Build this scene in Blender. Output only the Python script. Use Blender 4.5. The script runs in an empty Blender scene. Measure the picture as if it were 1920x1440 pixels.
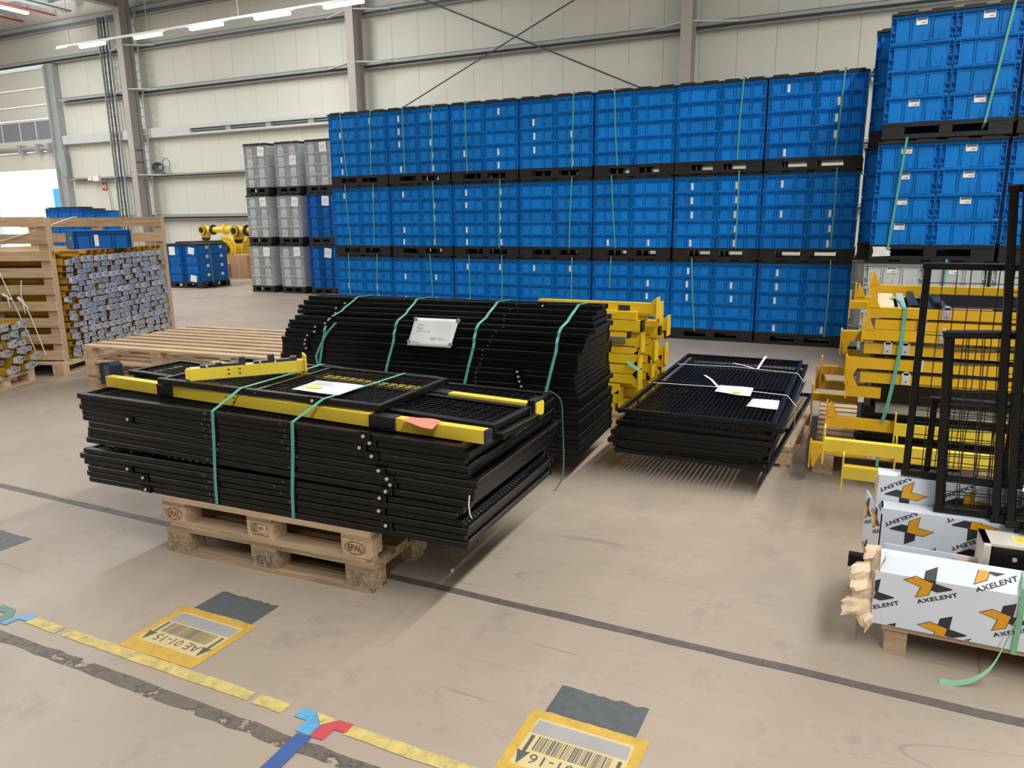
import bpy, bmesh, math, random
from mathutils import Vector, Matrix
random.seed(7)
PI = math.pi
D = bpy.data
S = bpy.context.scene
COL = S.collection
RND = random.Random(11)

# ------------------------------------------------------------------ camera, world, lights, exposure
cam_d = D.cameras.new('camera'); cam = D.objects.new('camera', cam_d); COL.objects.link(cam)
cam_d.sensor_fit = 'HORIZONTAL'; cam_d.sensor_width = 36.0
cam_d.lens = 36.0 * 1403.98 / 1920.0
cam_d.clip_start = 0.05; cam_d.clip_end = 300
cam.location = (0, 0, 1.6025)
cam.matrix_world = (Matrix.Translation((0, 0, 1.6025)) @ Matrix.Rotation(0.4498, 4, 'Z')
                    @ Matrix.Rotation(PI/2 - 0.2183, 4, 'X') @ Matrix.Rotation(-0.0106, 4, 'Z'))
S.camera = cam
S.view_settings.view_transform = 'Standard'
S.view_settings.look = 'None'
S.view_settings.gamma = 1.0
S.view_settings.use_curve_mapping = False
S.view_settings.exposure = 0.0
W = D.worlds.new('world'); S.world = W; W.use_nodes = True
bg = W.node_tree.nodes['Background']; bg.inputs[0].default_value = (0.93, 0.97, 1.0, 1); bg.inputs[1].default_value = 5.0

def area(name, loc, sx, sy, power, col=(1, 0.985, 0.955), rot=(0, 0, 0)):
    l = D.lights.new(name, 'AREA'); l.shape = 'RECTANGLE'; l.size = sx; l.size_y = sy
    l.energy = power; l.color = col
    o = D.objects.new(name, l); o.location = loc; o.rotation_euler = rot; COL.objects.link(o)
    return o
area('ceiling_light_row', (3.6, 4.0, 9.3), 0.30, 26, 2500)
area('ceiling_light_row', (-6.5, 4.0, 9.3), 0.30, 26, 330)
area('ceiling_light_row', (-17.0, 7.0, 9.3), 0.30, 24, 1700)
area('ceiling_light_row', (-29.0, 6.0, 9.2), 0.30, 24, 2200)
area('roof_fill', (-30.5, 14.0, 8.6), 0.30, 14, 260, rot=(PI, 0, 0))  # added upward fill that brightens the roof, not a lamp of the hall
area('ceiling_light_row', (-42.0, 6.0, 9.2), 0.30, 24, 1600)


# ------------------------------------------------------------------ materials
def mat(name, base, rough=0.5, metal=0.0, var=0.0, vscale=8.0, stretch=(1, 1, 1), bump=0.0, bscale=60.0, rand=0.0,
        emit=None, spec=0.5, dirt=None, dscale=3.0, damt=0.5, coords='Object'):
    m = D.materials.new(name); m.use_nodes = True
    nt = m.node_tree; N = nt.nodes; L = nt.links
    b = N['Principled BSDF']
    b.inputs['Roughness'].default_value = rough; b.inputs['Metallic'].default_value = metal
    b.inputs['Specular IOR Level'].default_value = spec
    b.inputs['Base Color'].default_value = (*base, 1)
    m.diffuse_color = (*base, 1)
    if emit:
        b.inputs['Emission Color'].default_value = (*emit[0], 1); b.inputs['Emission Strength'].default_value = emit[1]
    cur = None
    if var or rand or bump or dirt:
        tc = N.new('ShaderNodeTexCoord'); mp = N.new('ShaderNodeMapping'); mp.inputs['Scale'].default_value = stretch
        L.new(tc.outputs[coords], mp.inputs['Vector'])
        oi = N.new('ShaderNodeObjectInfo')
        if rand:
            add = N.new('ShaderNodeVectorMath'); add.operation = 'ADD'
            sc = N.new('ShaderNodeVectorMath'); sc.operation = 'SCALE'; sc.inputs['Scale'].default_value = 9.0
            cmb = N.new('ShaderNodeCombineXYZ')
            for i in range(3): L.new(oi.outputs['Random'], cmb.inputs[i])
            L.new(cmb.outputs[0], sc.inputs[0]); L.new(mp.outputs[0], add.inputs[0]); L.new(sc.outputs[0], add.inputs[1])
            vec = add.outputs[0]
        else:
            vec = mp.outputs[0]
        hsv = N.new('ShaderNodeHueSaturation'); hsv.inputs['Color'].default_value = (*base, 1)
        val = None
        if var:
            no = N.new('ShaderNodeTexNoise'); no.inputs['Scale'].default_value = vscale; no.inputs['Detail'].default_value = 5
            L.new(vec, no.inputs['Vector'])
            mr = N.new('ShaderNodeMapRange'); mr.inputs['From Min'].default_value = 0.3; mr.inputs['From Max'].default_value = 0.7
            mr.inputs['To Min'].default_value = 1 - var; mr.inputs['To Max'].default_value = 1 + var
            L.new(no.outputs['Fac'], mr.inputs['Value']); val = mr.outputs[0]
        if rand:
            mr2 = N.new('ShaderNodeMapRange'); mr2.inputs['To Min'].default_value = 1 - rand; mr2.inputs['To Max'].default_value = 1 + rand
            L.new(oi.outputs['Random'], mr2.inputs['Value'])
            if val is None: val = mr2.outputs[0]
            else:
                mu = N.new('ShaderNodeMath'); mu.operation = 'MULTIPLY'; L.new(val, mu.inputs[0]); L.new(mr2.outputs[0], mu.inputs[1]); val = mu.outputs[0]
        if val is not None: L.new(val, hsv.inputs['Value'])
        col = hsv.outputs[0]
        if dirt:
            dn = N.new('ShaderNodeTexNoise'); dn.inputs['Scale'].default_value = dscale; dn.inputs['Detail'].default_value = 8; dn.inputs['Roughness'].default_value = 0.7
            L.new(vec, dn.inputs['Vector'])
            cr = N.new('ShaderNodeMapRange'); cr.inputs['From Min'].default_value = 0.48; cr.inputs['From Max'].default_value = 0.68; cr.inputs['To Max'].default_value = damt
            L.new(dn.outputs['Fac'], cr.inputs['Value'])
            mx = N.new('ShaderNodeMix'); mx.data_type = 'RGBA'; mx.inputs['B'].default_value = (*dirt, 1)
            L.new(cr.outputs[0], mx.inputs['Factor']); L.new(col, mx.inputs['A']); col = mx.outputs['Result']
        L.new(col, b.inputs['Base Color'])
        if bump:
            bn = N.new('ShaderNodeTexNoise'); bn.inputs['Scale'].default_value = bscale; bn.inputs['Detail'].default_value = 3
            L.new(vec, bn.inputs['Vector'])
            bp = N.new('ShaderNodeBump'); bp.inputs['Strength'].default_value = bump; bp.inputs['Distance'].default_value = 0.01
            L.new(bn.outputs['Fac'], bp.inputs['Height']); L.new(bp.outputs[0], b.inputs['Normal'])
    return m

M = {}
M['blue'] = mat('blue_plastic', (0.005, 0.20, 0.66), 0.45, spec=0.18, var=0.10, vscale=5, rand=0.10)
M['blue_near'] = mat('bright_blue_plastic', (0.005, 0.19, 0.62), 0.42, spec=0.22, var=0.06, vscale=4, rand=0.06)
M['blue_deep'] = mat('deep_blue_plastic', (0.005, 0.125, 0.46), 0.42, spec=0.22, var=0.10, vscale=6, rand=0.08)
M['grey'] = mat('grey_plastic', (0.50, 0.54, 0.56), 0.45, var=0.08, vscale=5, rand=0.06)
M['black_pl'] = mat('black_plastic', (0.012, 0.013, 0.014), 0.42, var=0.2, vscale=12)
M['black'] = mat('black_powder_coat', (0.0034, 0.0036, 0.0040), 0.32, spec=0.36, var=0.15, vscale=20, bump=0.05, bscale=220)
M['wire'] = mat('black_wire', (0.008, 0.008, 0.009), 0.40)
M['sun'] = mat('sun_yellow_coat', (0.80, 0.53, 0.018), 0.42, var=0.04, vscale=6, rand=0.04)
M['yellow'] = mat('yellow_powder_coat', (0.72, 0.43, 0.012), 0.40, var=0.04, vscale=6, rand=0.04)
M['lemon'] = mat('lemon_yellow_coat', (0.78, 0.60, 0.055), 0.42, var=0.04, vscale=6, rand=0.03)
M['ochre'] = mat('ochre_yellow_steel', (0.50, 0.28, 0.022), 0.45, var=0.10, vscale=6, rand=0.12)
M['galv'] = mat('galvanised_steel', (0.74, 0.76, 0.79), 0.36, metal=0.78, var=0.12, vscale=40, rand=0.15)
M['chrome'] = mat('bright_zinc', (0.80, 0.81, 0.82), 0.25, metal=0.6)
M['alu'] = mat('aluminium', (0.55, 0.56, 0.57), 0.35, metal=0.8)
M['bolt'] = mat('bolt_zinc', (0.72, 0.72, 0.72), 0.35, metal=0.4)
M['wood'] = mat('pine_board', (0.58, 0.42, 0.27), 0.75, var=0.22, vscale=3.0, stretch=(1.2, 16, 16), rand=0.12, bump=0.25, bscale=18)
M['wood_old'] = mat('weathered_board', (0.40, 0.29, 0.19), 0.85, var=0.30, vscale=3.0, stretch=(1.2, 14, 14), rand=0.15, bump=0.4, bscale=20, dirt=(0.13, 0.10, 0.075), dscale=2.2, damt=0.6)
M['chip'] = mat('pressed_chip_block', (0.40, 0.29, 0.19), 0.9, var=0.4, vscale=60, rand=0.12, bump=0.5, bscale=120, dirt=(0.10, 0.085, 0.07), dscale=12, damt=0.55)
M['chip_new'] = mat('clean_wood_block', (0.56, 0.40, 0.26), 0.85, var=0.25, vscale=40, rand=0.12, bump=0.3, bscale=90)
M['strap'] = mat('green_strap', (0.11, 0.42, 0.34), 0.35, var=0.08, vscale=20)
M['strap_wall'] = mat('pale_green_strap', (0.10, 0.36, 0.32), 0.4)
M['strap_end'] = mat('light_green_strap', (0.22, 0.52, 0.32), 0.35)
M['white_strap'] = mat('white_strap', (0.80, 0.81, 0.80), 0.5)
M['paper'] = mat('white_paper', (0.82, 0.84, 0.86), 0.6, var=0.03, vscale=6)
M['pink'] = mat('pink_paper', (0.85, 0.24, 0.19), 0.6)
M['kraft'] = mat('kraft_paper', (0.84, 0.68, 0.48), 0.8, var=0.10, vscale=8)
M['board'] = mat('brown_cardboard', (0.50, 0.31, 0.18), 0.8, var=0.06, vscale=5)
M['carton'] = mat('white_printed_carton', (0.76, 0.83, 0.94), 0.38, var=0.03, vscale=4)
M['carton_edge'] = mat('carton_edge', (0.55, 0.42, 0.30), 0.8, var=0.2, vscale=40)
M['ink'] = mat('dark_ink', (0.032, 0.034, 0.042), 0.45)
M['ink_y'] = mat('amber_ink', (0.80, 0.38, 0.012), 0.42)
M['brand'] = mat('burnt_ink', (0.05, 0.028, 0.018), 0.8)
M['txt'] = mat('grey_ink', (0.10, 0.10, 0.11), 0.6)
M['hi'] = mat('yellow_highlighter', (0.90, 0.72, 0.03), 0.6)
M['magnet'] = mat('grey_magnet', (0.36, 0.37, 0.38), 0.4)
M['dkblue_pl'] = mat('blue_black_plastic', (0.018, 0.026, 0.045), 0.28)
M['wall'] = mat('cream_sandwich_panel', (0.655, 0.66, 0.585), 0.50, var=0.025, vscale=0.6)
M['steel'] = mat('painted_grey_steel', (0.34, 0.37, 0.375), 0.45, var=0.05, vscale=2)
M['steel_lt'] = mat('pale_grey_steel', (0.56, 0.58, 0.58), 0.5, var=0.04, vscale=2)
M['column'] = mat('warm_grey_steel', (0.42, 0.39, 0.37), 0.5, var=0.04, vscale=1)
M['ceil'] = mat('ceiling_deck', (0.84, 0.87, 0.90), 0.6, var=0.06, vscale=1)
M['pipe_red'] = mat('red_pipe', (0.40, 0.05, 0.04), 0.4)
M['cable'] = mat('dark_cable', (0.07, 0.085, 0.105), 0.5)
M['glass'] = mat('door_glazing', (0.25, 0.28, 0.33), 0.12)
M['tube'] = mat('lit_led_tube', (1, 1, 1), 0.4, emit=((0.95, 0.98, 1.0), 22.0))
M['red'] = mat('red_paint', (0.55, 0.02, 0.03), 0.4)
M['white'] = mat('white_paint', (0.80, 0.81, 0.82), 0.45)
M['cyan'] = mat('cyan_paint', (0.02, 0.38, 0.70), 0.4)
M['robot'] = mat('robot_yellow', (0.78, 0.52, 0.03), 0.38, var=0.04, vscale=3)
M['tape_y'] = mat('worn_yellow_tape', (0.56, 0.45, 0.15), 0.55, var=0.14, vscale=22, dirt=(0.26, 0.21, 0.12), dscale=20, damt=0.85)
M['tape_lb'] = mat('light_blue_tape', (0.10, 0.34, 0.60), 0.45, var=0.1, vscale=12, dirt=(0.12, 0.16, 0.2), dscale=18, damt=0.5)
M['tape_b'] = mat('dark_blue_tape', (0.035, 0.09, 0.30), 0.45, var=0.1, vscale=12, dirt=(0.10, 0.11, 0.15), dscale=18, damt=0.5)
M['tape_r'] = mat('red_tape', (0.52, 0.06, 0.08), 0.45, var=0.1, vscale=12, dirt=(0.25, 0.1, 0.1), dscale=18, damt=0.5)
M['tape_g'] = mat('green_tape', (0.08, 0.20, 0.17), 0.45, var=0.1, vscale=12, dirt=(0.06, 0.1, 0.1), dscale=18, damt=0.5)
M['lab_y'] = mat('worn_yellow_label', (0.56, 0.36, 0.06), 0.45, var=0.08, vscale=14, dirt=(0.30, 0.21, 0.08), dscale=20, damt=0.55)
M['lab_in'] = mat('pale_label_field', (0.58, 0.47, 0.24), 0.45, var=0.05, vscale=10)
M['lab_g'] = mat('grey_label_field', (0.34, 0.33, 0.33), 0.4, var=0.06, vscale=10)
M['lab_ink'] = mat('faded_black_ink', (0.085, 0.09, 0.095), 0.5)
M['sticker'] = mat('white_sticker', (0.78, 0.80, 0.82), 0.5, var=0.16, vscale=60, stretch=(1, 1, 0.25))
M['foam'] = mat('cream_foam', (0.66, 0.62, 0.55), 0.8)
M['green_dot'] = mat('green_dot', (0.25, 0.75, 0.15), 0.5)
M['ground'] = mat('pale_yard', (0.75, 0.76, 0.76), 0.8)

def worn(name, base, thr=0.47, scale=9):
    """residue that has flaked away in places: transparent holes with a ragged edge"""
    m = D.materials.new(name); m.use_nodes = True; nt = m.node_tree; N = nt.nodes; L = nt.links
    b = N['Principled BSDF']; b.inputs['Roughness'].default_value = 0.55
    out = N['Material Output']
    tc = N.new('ShaderNodeTexCoord'); no = N.new('ShaderNodeTexNoise'); no.inputs['Scale'].default_value = scale; no.inputs['Detail'].default_value = 9; no.inputs['Roughness'].default_value = 0.72
    L.new(tc.outputs['Object'], no.inputs['Vector'])
    n2 = N.new('ShaderNodeTexNoise'); n2.inputs['Scale'].default_value = 25; L.new(tc.outputs['Object'], n2.inputs['Vector'])
    cr = N.new('ShaderNodeMapRange'); cr.inputs['To Min'].default_value = 0.7; cr.inputs['To Max'].default_value = 1.35; L.new(n2.outputs['Fac'], cr.inputs['Value'])
    hs = N.new('ShaderNodeHueSaturation'); hs.inputs['Color'].default_value = (*base, 1); L.new(cr.outputs[0], hs.inputs['Value']); L.new(hs.outputs[0], b.inputs['Base Color'])
    mr = N.new('ShaderNodeMapRange'); mr.inputs['From Min'].default_value = thr - 0.03; mr.inputs['From Max'].default_value = thr + 0.05
    L.new(no.outputs['Fac'], mr.inputs['Value'])
    L.new(mr.outputs[0], b.inputs['Alpha'])
    return m
M['residue'] = worn('flaked_dark_residue', (0.125, 0.105, 0.09), 0.45, 10)
M['residue_g'] = worn('flaked_grey_residue', (0.085, 0.098, 0.105), 0.34, 14)
M['seam'] = worn('dark_joint_filler', (0.105, 0.092, 0.084), 0.36, 14)

def floor_mat():
    m = D.materials.new('worn_screed_floor'); m.use_nodes = True; nt = m.node_tree; N = nt.nodes; L = nt.links
    b = N['Principled BSDF']
    tc = N.new('ShaderNodeTexCoord')
    def noise(scale, stretch=(1, 1, 1), detail=6, rough=0.6, rotz=0):
        mp = N.new('ShaderNodeMapping'); mp.inputs['Scale'].default_value = stretch; mp.inputs['Rotation'].default_value = (0, 0, rotz)
        L.new(tc.outputs['Object'], mp.inputs['Vector'])
        n = N.new('ShaderNodeTexNoise'); n.inputs['Scale'].default_value = scale; n.inputs['Detail'].default_value = detail; n.inputs['Roughness'].default_value = rough
        L.new(mp.outputs[0], n.inputs['Vector']); return n.outputs['Fac']
    def rng(fac, a, c, lo, hi):
        r = N.new('ShaderNodeMapRange'); r.inputs['From Min'].default_value = a; r.inputs['From Max'].default_value = c
        r.inputs['To Min'].default_value = lo; r.inputs['To Max'].default_value = hi; L.new(fac, r.inputs['Value']); return r.outputs[0]
    def mix(a, bcol, fac):
        x = N.new('ShaderNodeMix'); x.data_type = 'RGBA'
        if isinstance(a, tuple): x.inputs['A'].default_value = (*a, 1)
        else: L.new(a, x.inputs['A'])
        x.inputs['B'].default_value = (*bcol, 1); L.new(fac, x.inputs['Factor']); return x.outputs['Result']
    c = mix((0.385, 0.318, 0.258), (0.315, 0.262, 0.215), rng(noise(0.55, detail=8), 0.38, 0.66, 0, 1))
    c = mix(c, (0.43, 0.362, 0.30), rng(noise(1.7, detail=7), 0.52, 0.75, 0, 0.7))
    c = mix(c, (0.16, 0.125, 0.105), rng(noise(3.4, (1, 1, 1), 10, 0.75), 0.55, 0.76, 0, 0.62))          # grime
    c = mix(c, (0.20, 0.165, 0.14), rng(noise(11, (1, 1, 1), 8, 0.7), 0.58, 0.74, 0, 0.4))
    for sc, st, rz, th, amt in ((2.2, (0.35, 16, 1), 0.25, 0.70, 0.55), (2.0, (0.3, 15, 1), -0.9, 0.71, 0.5), (1.6, (0.3, 18, 1), 1.25, 0.72, 0.45), (1.3, (0.5, 7, 1), 0.05, 0.70, 0.35)):
        c = mix(c, (0.13, 0.105, 0.09), rng(noise(sc, st, 3, 0.5, rz), th, th + 0.05, 0, amt))          # wheel and drag marks
    for sc, rz, ph in ((0.55, 0.35, 0.0), (0.42, -0.75, 3.0), (0.37, 1.2, 7.0), (0.60, 2.2, 5.0)):           # long fine scratches: narrow level lines of a stretched noise
        mp = N.new('ShaderNodeMapping'); mp.inputs['Scale'].default_value = (0.06, 1.0, 1); mp.inputs['Rotation'].default_value = (0, 0, rz); mp.inputs['Location'].default_value = (ph, ph, 0)
        L.new(tc.outputs['Object'], mp.inputs['Vector'])
        n = N.new('ShaderNodeTexNoise'); n.inputs['Scale'].default_value = sc * 2; n.inputs['Detail'].default_value = 1; L.new(mp.outputs[0], n.inputs['Vector'])
        sb = N.new('ShaderNodeMath'); sb.operation = 'SUBTRACT'; sb.inputs[1].default_value = 0.52; L.new(n.outputs['Fac'], sb.inputs[0])
        ab = N.new('ShaderNodeMath'); ab.operation = 'ABSOLUTE'; L.new(sb.outputs[0], ab.inputs[0])
        gate = rng(noise(1.1, (1, 1, 1), 2, 0.5, rz), 0.47, 0.56, 0, 0.42)
        ln = rng(ab.outputs[0], 0.0, 0.0006, 1, 0)
        mu = N.new('ShaderNodeMath'); mu.operation = 'MULTIPLY'; L.new(gate, mu.inputs[0]); L.new(ln, mu.inputs[1])
        c = mix(c, (0.14, 0.11, 0.095), mu.outputs[0])
    L.new(c, b.inputs['Base Color'])
    L.new(rng(noise(2.3, detail=8), 0.3, 0.75, 0.36, 0.60), b.inputs['Roughness'])
    bp = N.new('ShaderNodeBump'); bp.inputs['Strength'].default_value = 0.06; bp.inputs['Distance'].default_value = 0.02
    L.new(noise(5, detail=6), bp.inputs['Height']); L.new(bp.outputs[0], b.inputs['Normal'])
    return m
M['floor'] = floor_mat()

# ------------------------------------------------------------------ mesh helpers
class MB:
    def __init__(s): s.v = []; s.f = []; s.mi = []; s.sm = []
    def add(s, vs, fs, mi=0, smooth=False):
        o = len(s.v); s.v += [tuple(v) for v in vs]
        for f in fs: s.f.append(tuple(i + o for i in f)); s.mi.append(mi); s.sm.append(smooth)
        return s
    def box(s, x0, x1, y0, y1, z0, z1, mi=0):
        return s.add([(x0, y0, z0), (x1, y0, z0), (x1, y1, z0), (x0, y1, z0), (x0, y0, z1), (x1, y0, z1), (x1, y1, z1), (x0, y1, z1)],
                     [(0, 3, 2, 1), (4, 5, 6, 7), (0, 1, 5, 4), (1, 2, 6, 5), (2, 3, 7, 6), (3, 0, 4, 7)], mi)
    def bar(s, p, q, w, h, mi=0, up=(0, 0, 1)):
        p = Vector(p); q = Vector(q); d = (q - p).normalized(); up = Vector(up)
        if abs(d.dot(up)) > 0.99: up = Vector((1, 0, 0))
        a = d.cross(up).normalized() * w / 2; b = a.cross(d).normalized() * h / 2
        vs = [p - a - b, p + a - b, p + a + b, p - a + b, q - a - b, q + a - b, q + a + b, q - a + b]
        return s.add(vs, [(3, 2, 1, 0), (4, 5, 6, 7), (0, 1, 5, 4), (1, 2, 6, 5), (2, 3, 7, 6), (3, 0, 4, 7)], mi)
    def cyl(s, p, q, r, n=12, mi=0, r2=None, caps=True):
        p = Vector(p); q = Vector(q); d = (q - p).normalized(); r2 = r if r2 is None else r2
        u = Vector((1, 0, 0)) if abs(d.x) < 0.9 else Vector((0, 1, 0))
        a = d.cross(u).normalized(); b = d.cross(a)
        vs = []
        for c, rr in ((p, r), (q, r2)):
            for i in range(n):
                t = 2 * PI * i / n; vs.append(c + a * (rr * math.cos(t)) + b * (rr * math.sin(t)))
        s.add(vs, [(i, (i + 1) % n, n + (i + 1) % n, n + i) for i in range(n)], mi, True)
        if caps: s.add(vs, [tuple(range(n - 1, -1, -1)), tuple(range(n, 2 * n))], mi)
        return s
    def prism(s, pts, axis, a, b, mi=0):
        """pts: 2-D outline; extruded along axis from a to b"""
        n = len(pts)
        def mk(t): return [((t, u, v) if axis == 'x' else (u, t, v) if axis == 'y' else (u, v, t)) for u, v in pts]
        return s.add(mk(a) + mk(b), [tuple(range(n))[::-1], tuple(range(n, 2 * n))] + [(i, (i + 1) % n, n + (i + 1) % n, n + i) for i in range(n)], mi)
    def tube(s, pts, r, n=6, mi=0):
        for p, q in zip(pts[:-1], pts[1:]): s.cyl(p, q, r, n, mi)
        return s
    def ribbon(s, pts, w, t, wd, mi=0):
        """flat strap: pts path, wd = width direction(s)"""
        P = [Vector(p) for p in pts]; n = len(P); vs = []
        for i, p in enumerate(P):
            d = (P[min(i + 1, n - 1)] - P[max(i - 1, 0)]).normalized()
            w_ = Vector(wd[i] if isinstance(wd, list) else wd).normalized() * w / 2
            nn = d.cross(w_).normalized() * t / 2
            vs += [p - w_ - nn, p + w_ - nn, p + w_ + nn, p - w_ + nn]
        fs = [(3, 2, 1, 0), tuple(4 * (n - 1) + k for k in range(4))]
        for i in range(n - 1):
            for k in range(4):
                fs.append((4 * i + k, 4 * i + (k + 1) % 4, 4 * i + 4 + (k + 1) % 4, 4 * i + 4 + k))
        return s.add(vs, fs, mi)
    def mesh(s, name, *mats):
        me = D.meshes.new(name); me.from_pydata(s.v, [], s.f)
        for m in mats: me.materials.append(M[m] if isinstance(m, str) else m)
        if len(mats) > 1 : me.polygons.foreach_set('material_index', s.mi)
        me.polygons.foreach_set('use_smooth', s.sm)
        me.update()
        bm = bmesh.new(); bm.from_mesh(me); bmesh.ops.recalc_face_normals(bm, faces=bm.faces); bm.to_mesh(me); bm.free()
        return me

def obj(name, me, parent=None, loc=(0, 0, 0), rot=(0, 0, 0), scale=None):
    o = D.objects.new(name, me); COL.objects.link(o); o.location = loc; o.rotation_euler = rot
    if scale: o.scale = scale
    if parent is not None: o.parent = parent
    return o
def tag(o, label, cat, group=None, kind=None):
    o['label'] = label; o['category'] = cat
    if group: o['group'] = group
    if kind: o['kind'] = kind
    return o
def empty(name, loc, rz=0, label=None, cat=None, group=None):
    o = D.objects.new(name, None); COL.objects.link(o); o.location = loc; o.rotation_euler = (0, 0, rz) if not isinstance(rz, tuple) else rz
    o.empty_display_size = 0.1
    if label: tag(o, label, cat, group)
    return o
def struct(name, me, **k):
    o = obj(name, me, **k); o['kind'] = 'structure'; return o
def bx(name, x0, x1, y0, y1, z0, z1, m): return MB().box(x0, x1, y0, y1, z0, z1).mesh(name, m)
def copy_tree(o, parent=None):
    c = o.copy(); COL.objects.link(c)
    if parent is not None:
        c.parent = parent; c.matrix_parent_inverse = o.matrix_parent_inverse
    for ch in list(o.children): copy_tree(ch, c)
    return c
ORD = ['zeroth', 'first', 'second', 'third', 'fourth', 'fifth', 'sixth', 'seventh', 'eighth', 'ninth', 'tenth', 'eleventh', 'twelfth', 'thirteenth',
       'fourteenth', 'fifteenth', 'sixteenth', 'seventeenth', 'eighteenth', 'nineteenth', 'twentieth', 'twenty-first', 'twenty-second', 'twenty-third',
       'twenty-fourth', 'twenty-fifth', 'twenty-sixth', 'twenty-seventh', 'twenty-eighth', 'twenty-ninth', 'thirtieth', 'thirty-first', 'thirty-second']
def text_mesh(txt, w, h, m, bold=0.02, depth=0.0, wspace=1.0):
    """lettering as a flat mesh, left-bottom at origin, in the XY plane, w wide, h tall"""
    cu = D.curves.new('lettering', 'FONT'); cu.body = txt; cu.offset = bold; cu.space_character = wspace; cu.resolution_u = 2
    o = D.objects.new('lettering', cu); COL.objects.link(o)
    bpy.context.view_layer.update()
    dg = bpy.context.evaluated_depsgraph_get()
    me = D.meshes.new_from_object(o.evaluated_get(dg))
    D.objects.remove(o)
    xs = [v.co.x for v in me.vertices]; ys = [v.co.y for v in me.vertices]
    sx = w / (max(xs) - min(xs)); sy = h / (max(ys) - min(ys)) if h else sx
    x0, y0 = min(xs), min(ys)
    for v in me.vertices: v.co = ((v.co.x - x0) * sx, (v.co.y - y0) * sy, 0)
    me.materials.clear(); me.materials.append(M[m])
    return me
def smooth(pts, n=5):
    P = [Vector(p) for p in pts]; P = [P[0] * 2 - P[1]] + P + [P[-1] * 2 - P[-2]]; out = []
    for i in range(1, len(P) - 2):
        a, b, c, d = P[i - 1], P[i], P[i + 1], P[i + 2]
        for k in range(n):
            t = k / n
            out.append(tuple(0.5 * ((2 * b) + (c - a) * t + (2 * a - 5 * b + 4 * c - d) * t * t + (3 * b - a - 3 * c + d) * t ** 3)))
    return out + [tuple(P[-2])]
def clip_poly(pts, x0, x1, y0, y1):
    def cl(P, ins, inter):
        out = []
        for i in range(len(P)):
            a, b = P[i - 1], P[i]
            if ins(b):
                if not ins(a): out.append(inter(a, b))
                out.append(b)
            elif ins(a): out.append(inter(a, b))
        return out
    def ix(c): return lambda a, b: (c, a[1] + (b[1] - a[1]) * (c - a[0]) / (b[0] - a[0]))
    def iy(c): return lambda a, b: (a[0] + (b[0] - a[0]) * (c - a[1]) / (b[1] - a[1]), c)
    for ins, it in ((lambda p: p[0] >= x0, ix(x0)), (lambda p: p[0] <= x1, ix(x1)), (lambda p: p[1] >= y0, iy(y0)), (lambda p: p[1] <= y1, iy(y1))):
        if not pts: break
        pts = cl(pts, ins, it)
    return pts

#@@STRUCTURE
# ================================================================== SETTING
struct('floor', MB().add([(-70, -45, 0), (25, -45, 0), (25, 22.2, 0), (-70, 22.2, 0)], [(0, 1, 2, 3)]).mesh('floor', 'floor'))
struct('wall_right', MB().box(9.0, 9.1, -42, 22.2, 0, 10.3).mesh('wall_right', 'wall'))
struct('wall_left', MB().box(-60.1, -60.0, -42, 22.2, 0, 10.3).mesh('wall_left', 'wall'))
struct('wall_front', MB().box(-60, 9.0, -42.1, -42.0, 0, 10.3).mesh('wall_front', 'wall'))
struct('ground', MB().add([(-90, 22.2, -0.02), (40, 22.2, -0.02), (40, 60, -0.02), (-90, 60, -0.02)], [(0, 1, 2, 3)]).mesh('yard', 'ground'))
wall = struct('wall_back', MB().box(-32.15, 8, 22.06, 22.14, 0, 10.3).box(-60, -32.15, 22.06, 22.14, 8.05, 10.3).box(-60, -37.3, 22.06, 22.14, 0, 8.05).mesh('wall_core', 'steel'))
pan = MB()
def panel_piece(z0, z1):
    m = MB(); m.box(-0.4965, 0.4965, -0.03, 0.03, z0, z1)
    return m.mesh('wall_panel', 'wall')
pf, ps = panel_piece(0, 10.3), panel_piece(8.05, 10.3)
for n in range(-44, 7):
    x = n + 0.665
    o = obj('wall_panel', ps if -37.4 < x < -32.2 else pf, wall, (x, 22.03, 0))
# girts along the wall
def girt(name, z, h, x0, x1):
    m = MB()
    m.box(x0, x1, 21.72, 21.74, z + h * 0.48, z + h)            # front lip
    m.box(x0, x1, 21.72, 21.985, z + h - 0.012, z + h)          # top flange
    m.box(x0, x1, 21.90, 21.92, z, z + h * 0.5)                 # set-back web
    m.box(x0, x1, 21.74, 21.985, z, z + 0.012)
    return struct(name, m.mesh(name, 'steel'))
for i, (z, h) in enumerate(((9.32, 0.30), (8.08, 0.20), (6.46, 0.20), (3.32, 0.12), (1.70, 0.17))):
    if i == 0 or i == 1: girt('trim_%d' % (i + 1), z, h, -44, 7.5)
    else: girt('trim_%d' % (i + 1), z, h, -31.4, 7.5)
ch = MB(); ch.box(-31.5, -24.0, 21.70, 21.98, 4.83, 5.18)
ch.box(-24.0, 7.5, 21.70, 21.98, 5.06, 5.18).box(-24.0, 7.5, 21.70, 21.98, 4.83, 4.91)
struct('trim_6', ch.mesh('box_rail', 'steel_lt'))
inn = MB()
inn.box(-24.0, 7.5, 21.93, 21.98, 4.91, 5.06)
for k in range(16): inn.box(-22.2 + k * 1.95, -21.95 + k * 1.95, 21.74, 21.93, 4.91, 5.06)
inn.cyl((-24, 21.82, 5.0), (7.5, 21.82, 5.0), 0.03, 8)
struct('trim_7', inn.mesh('rail_inside', 'steel'))
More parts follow.
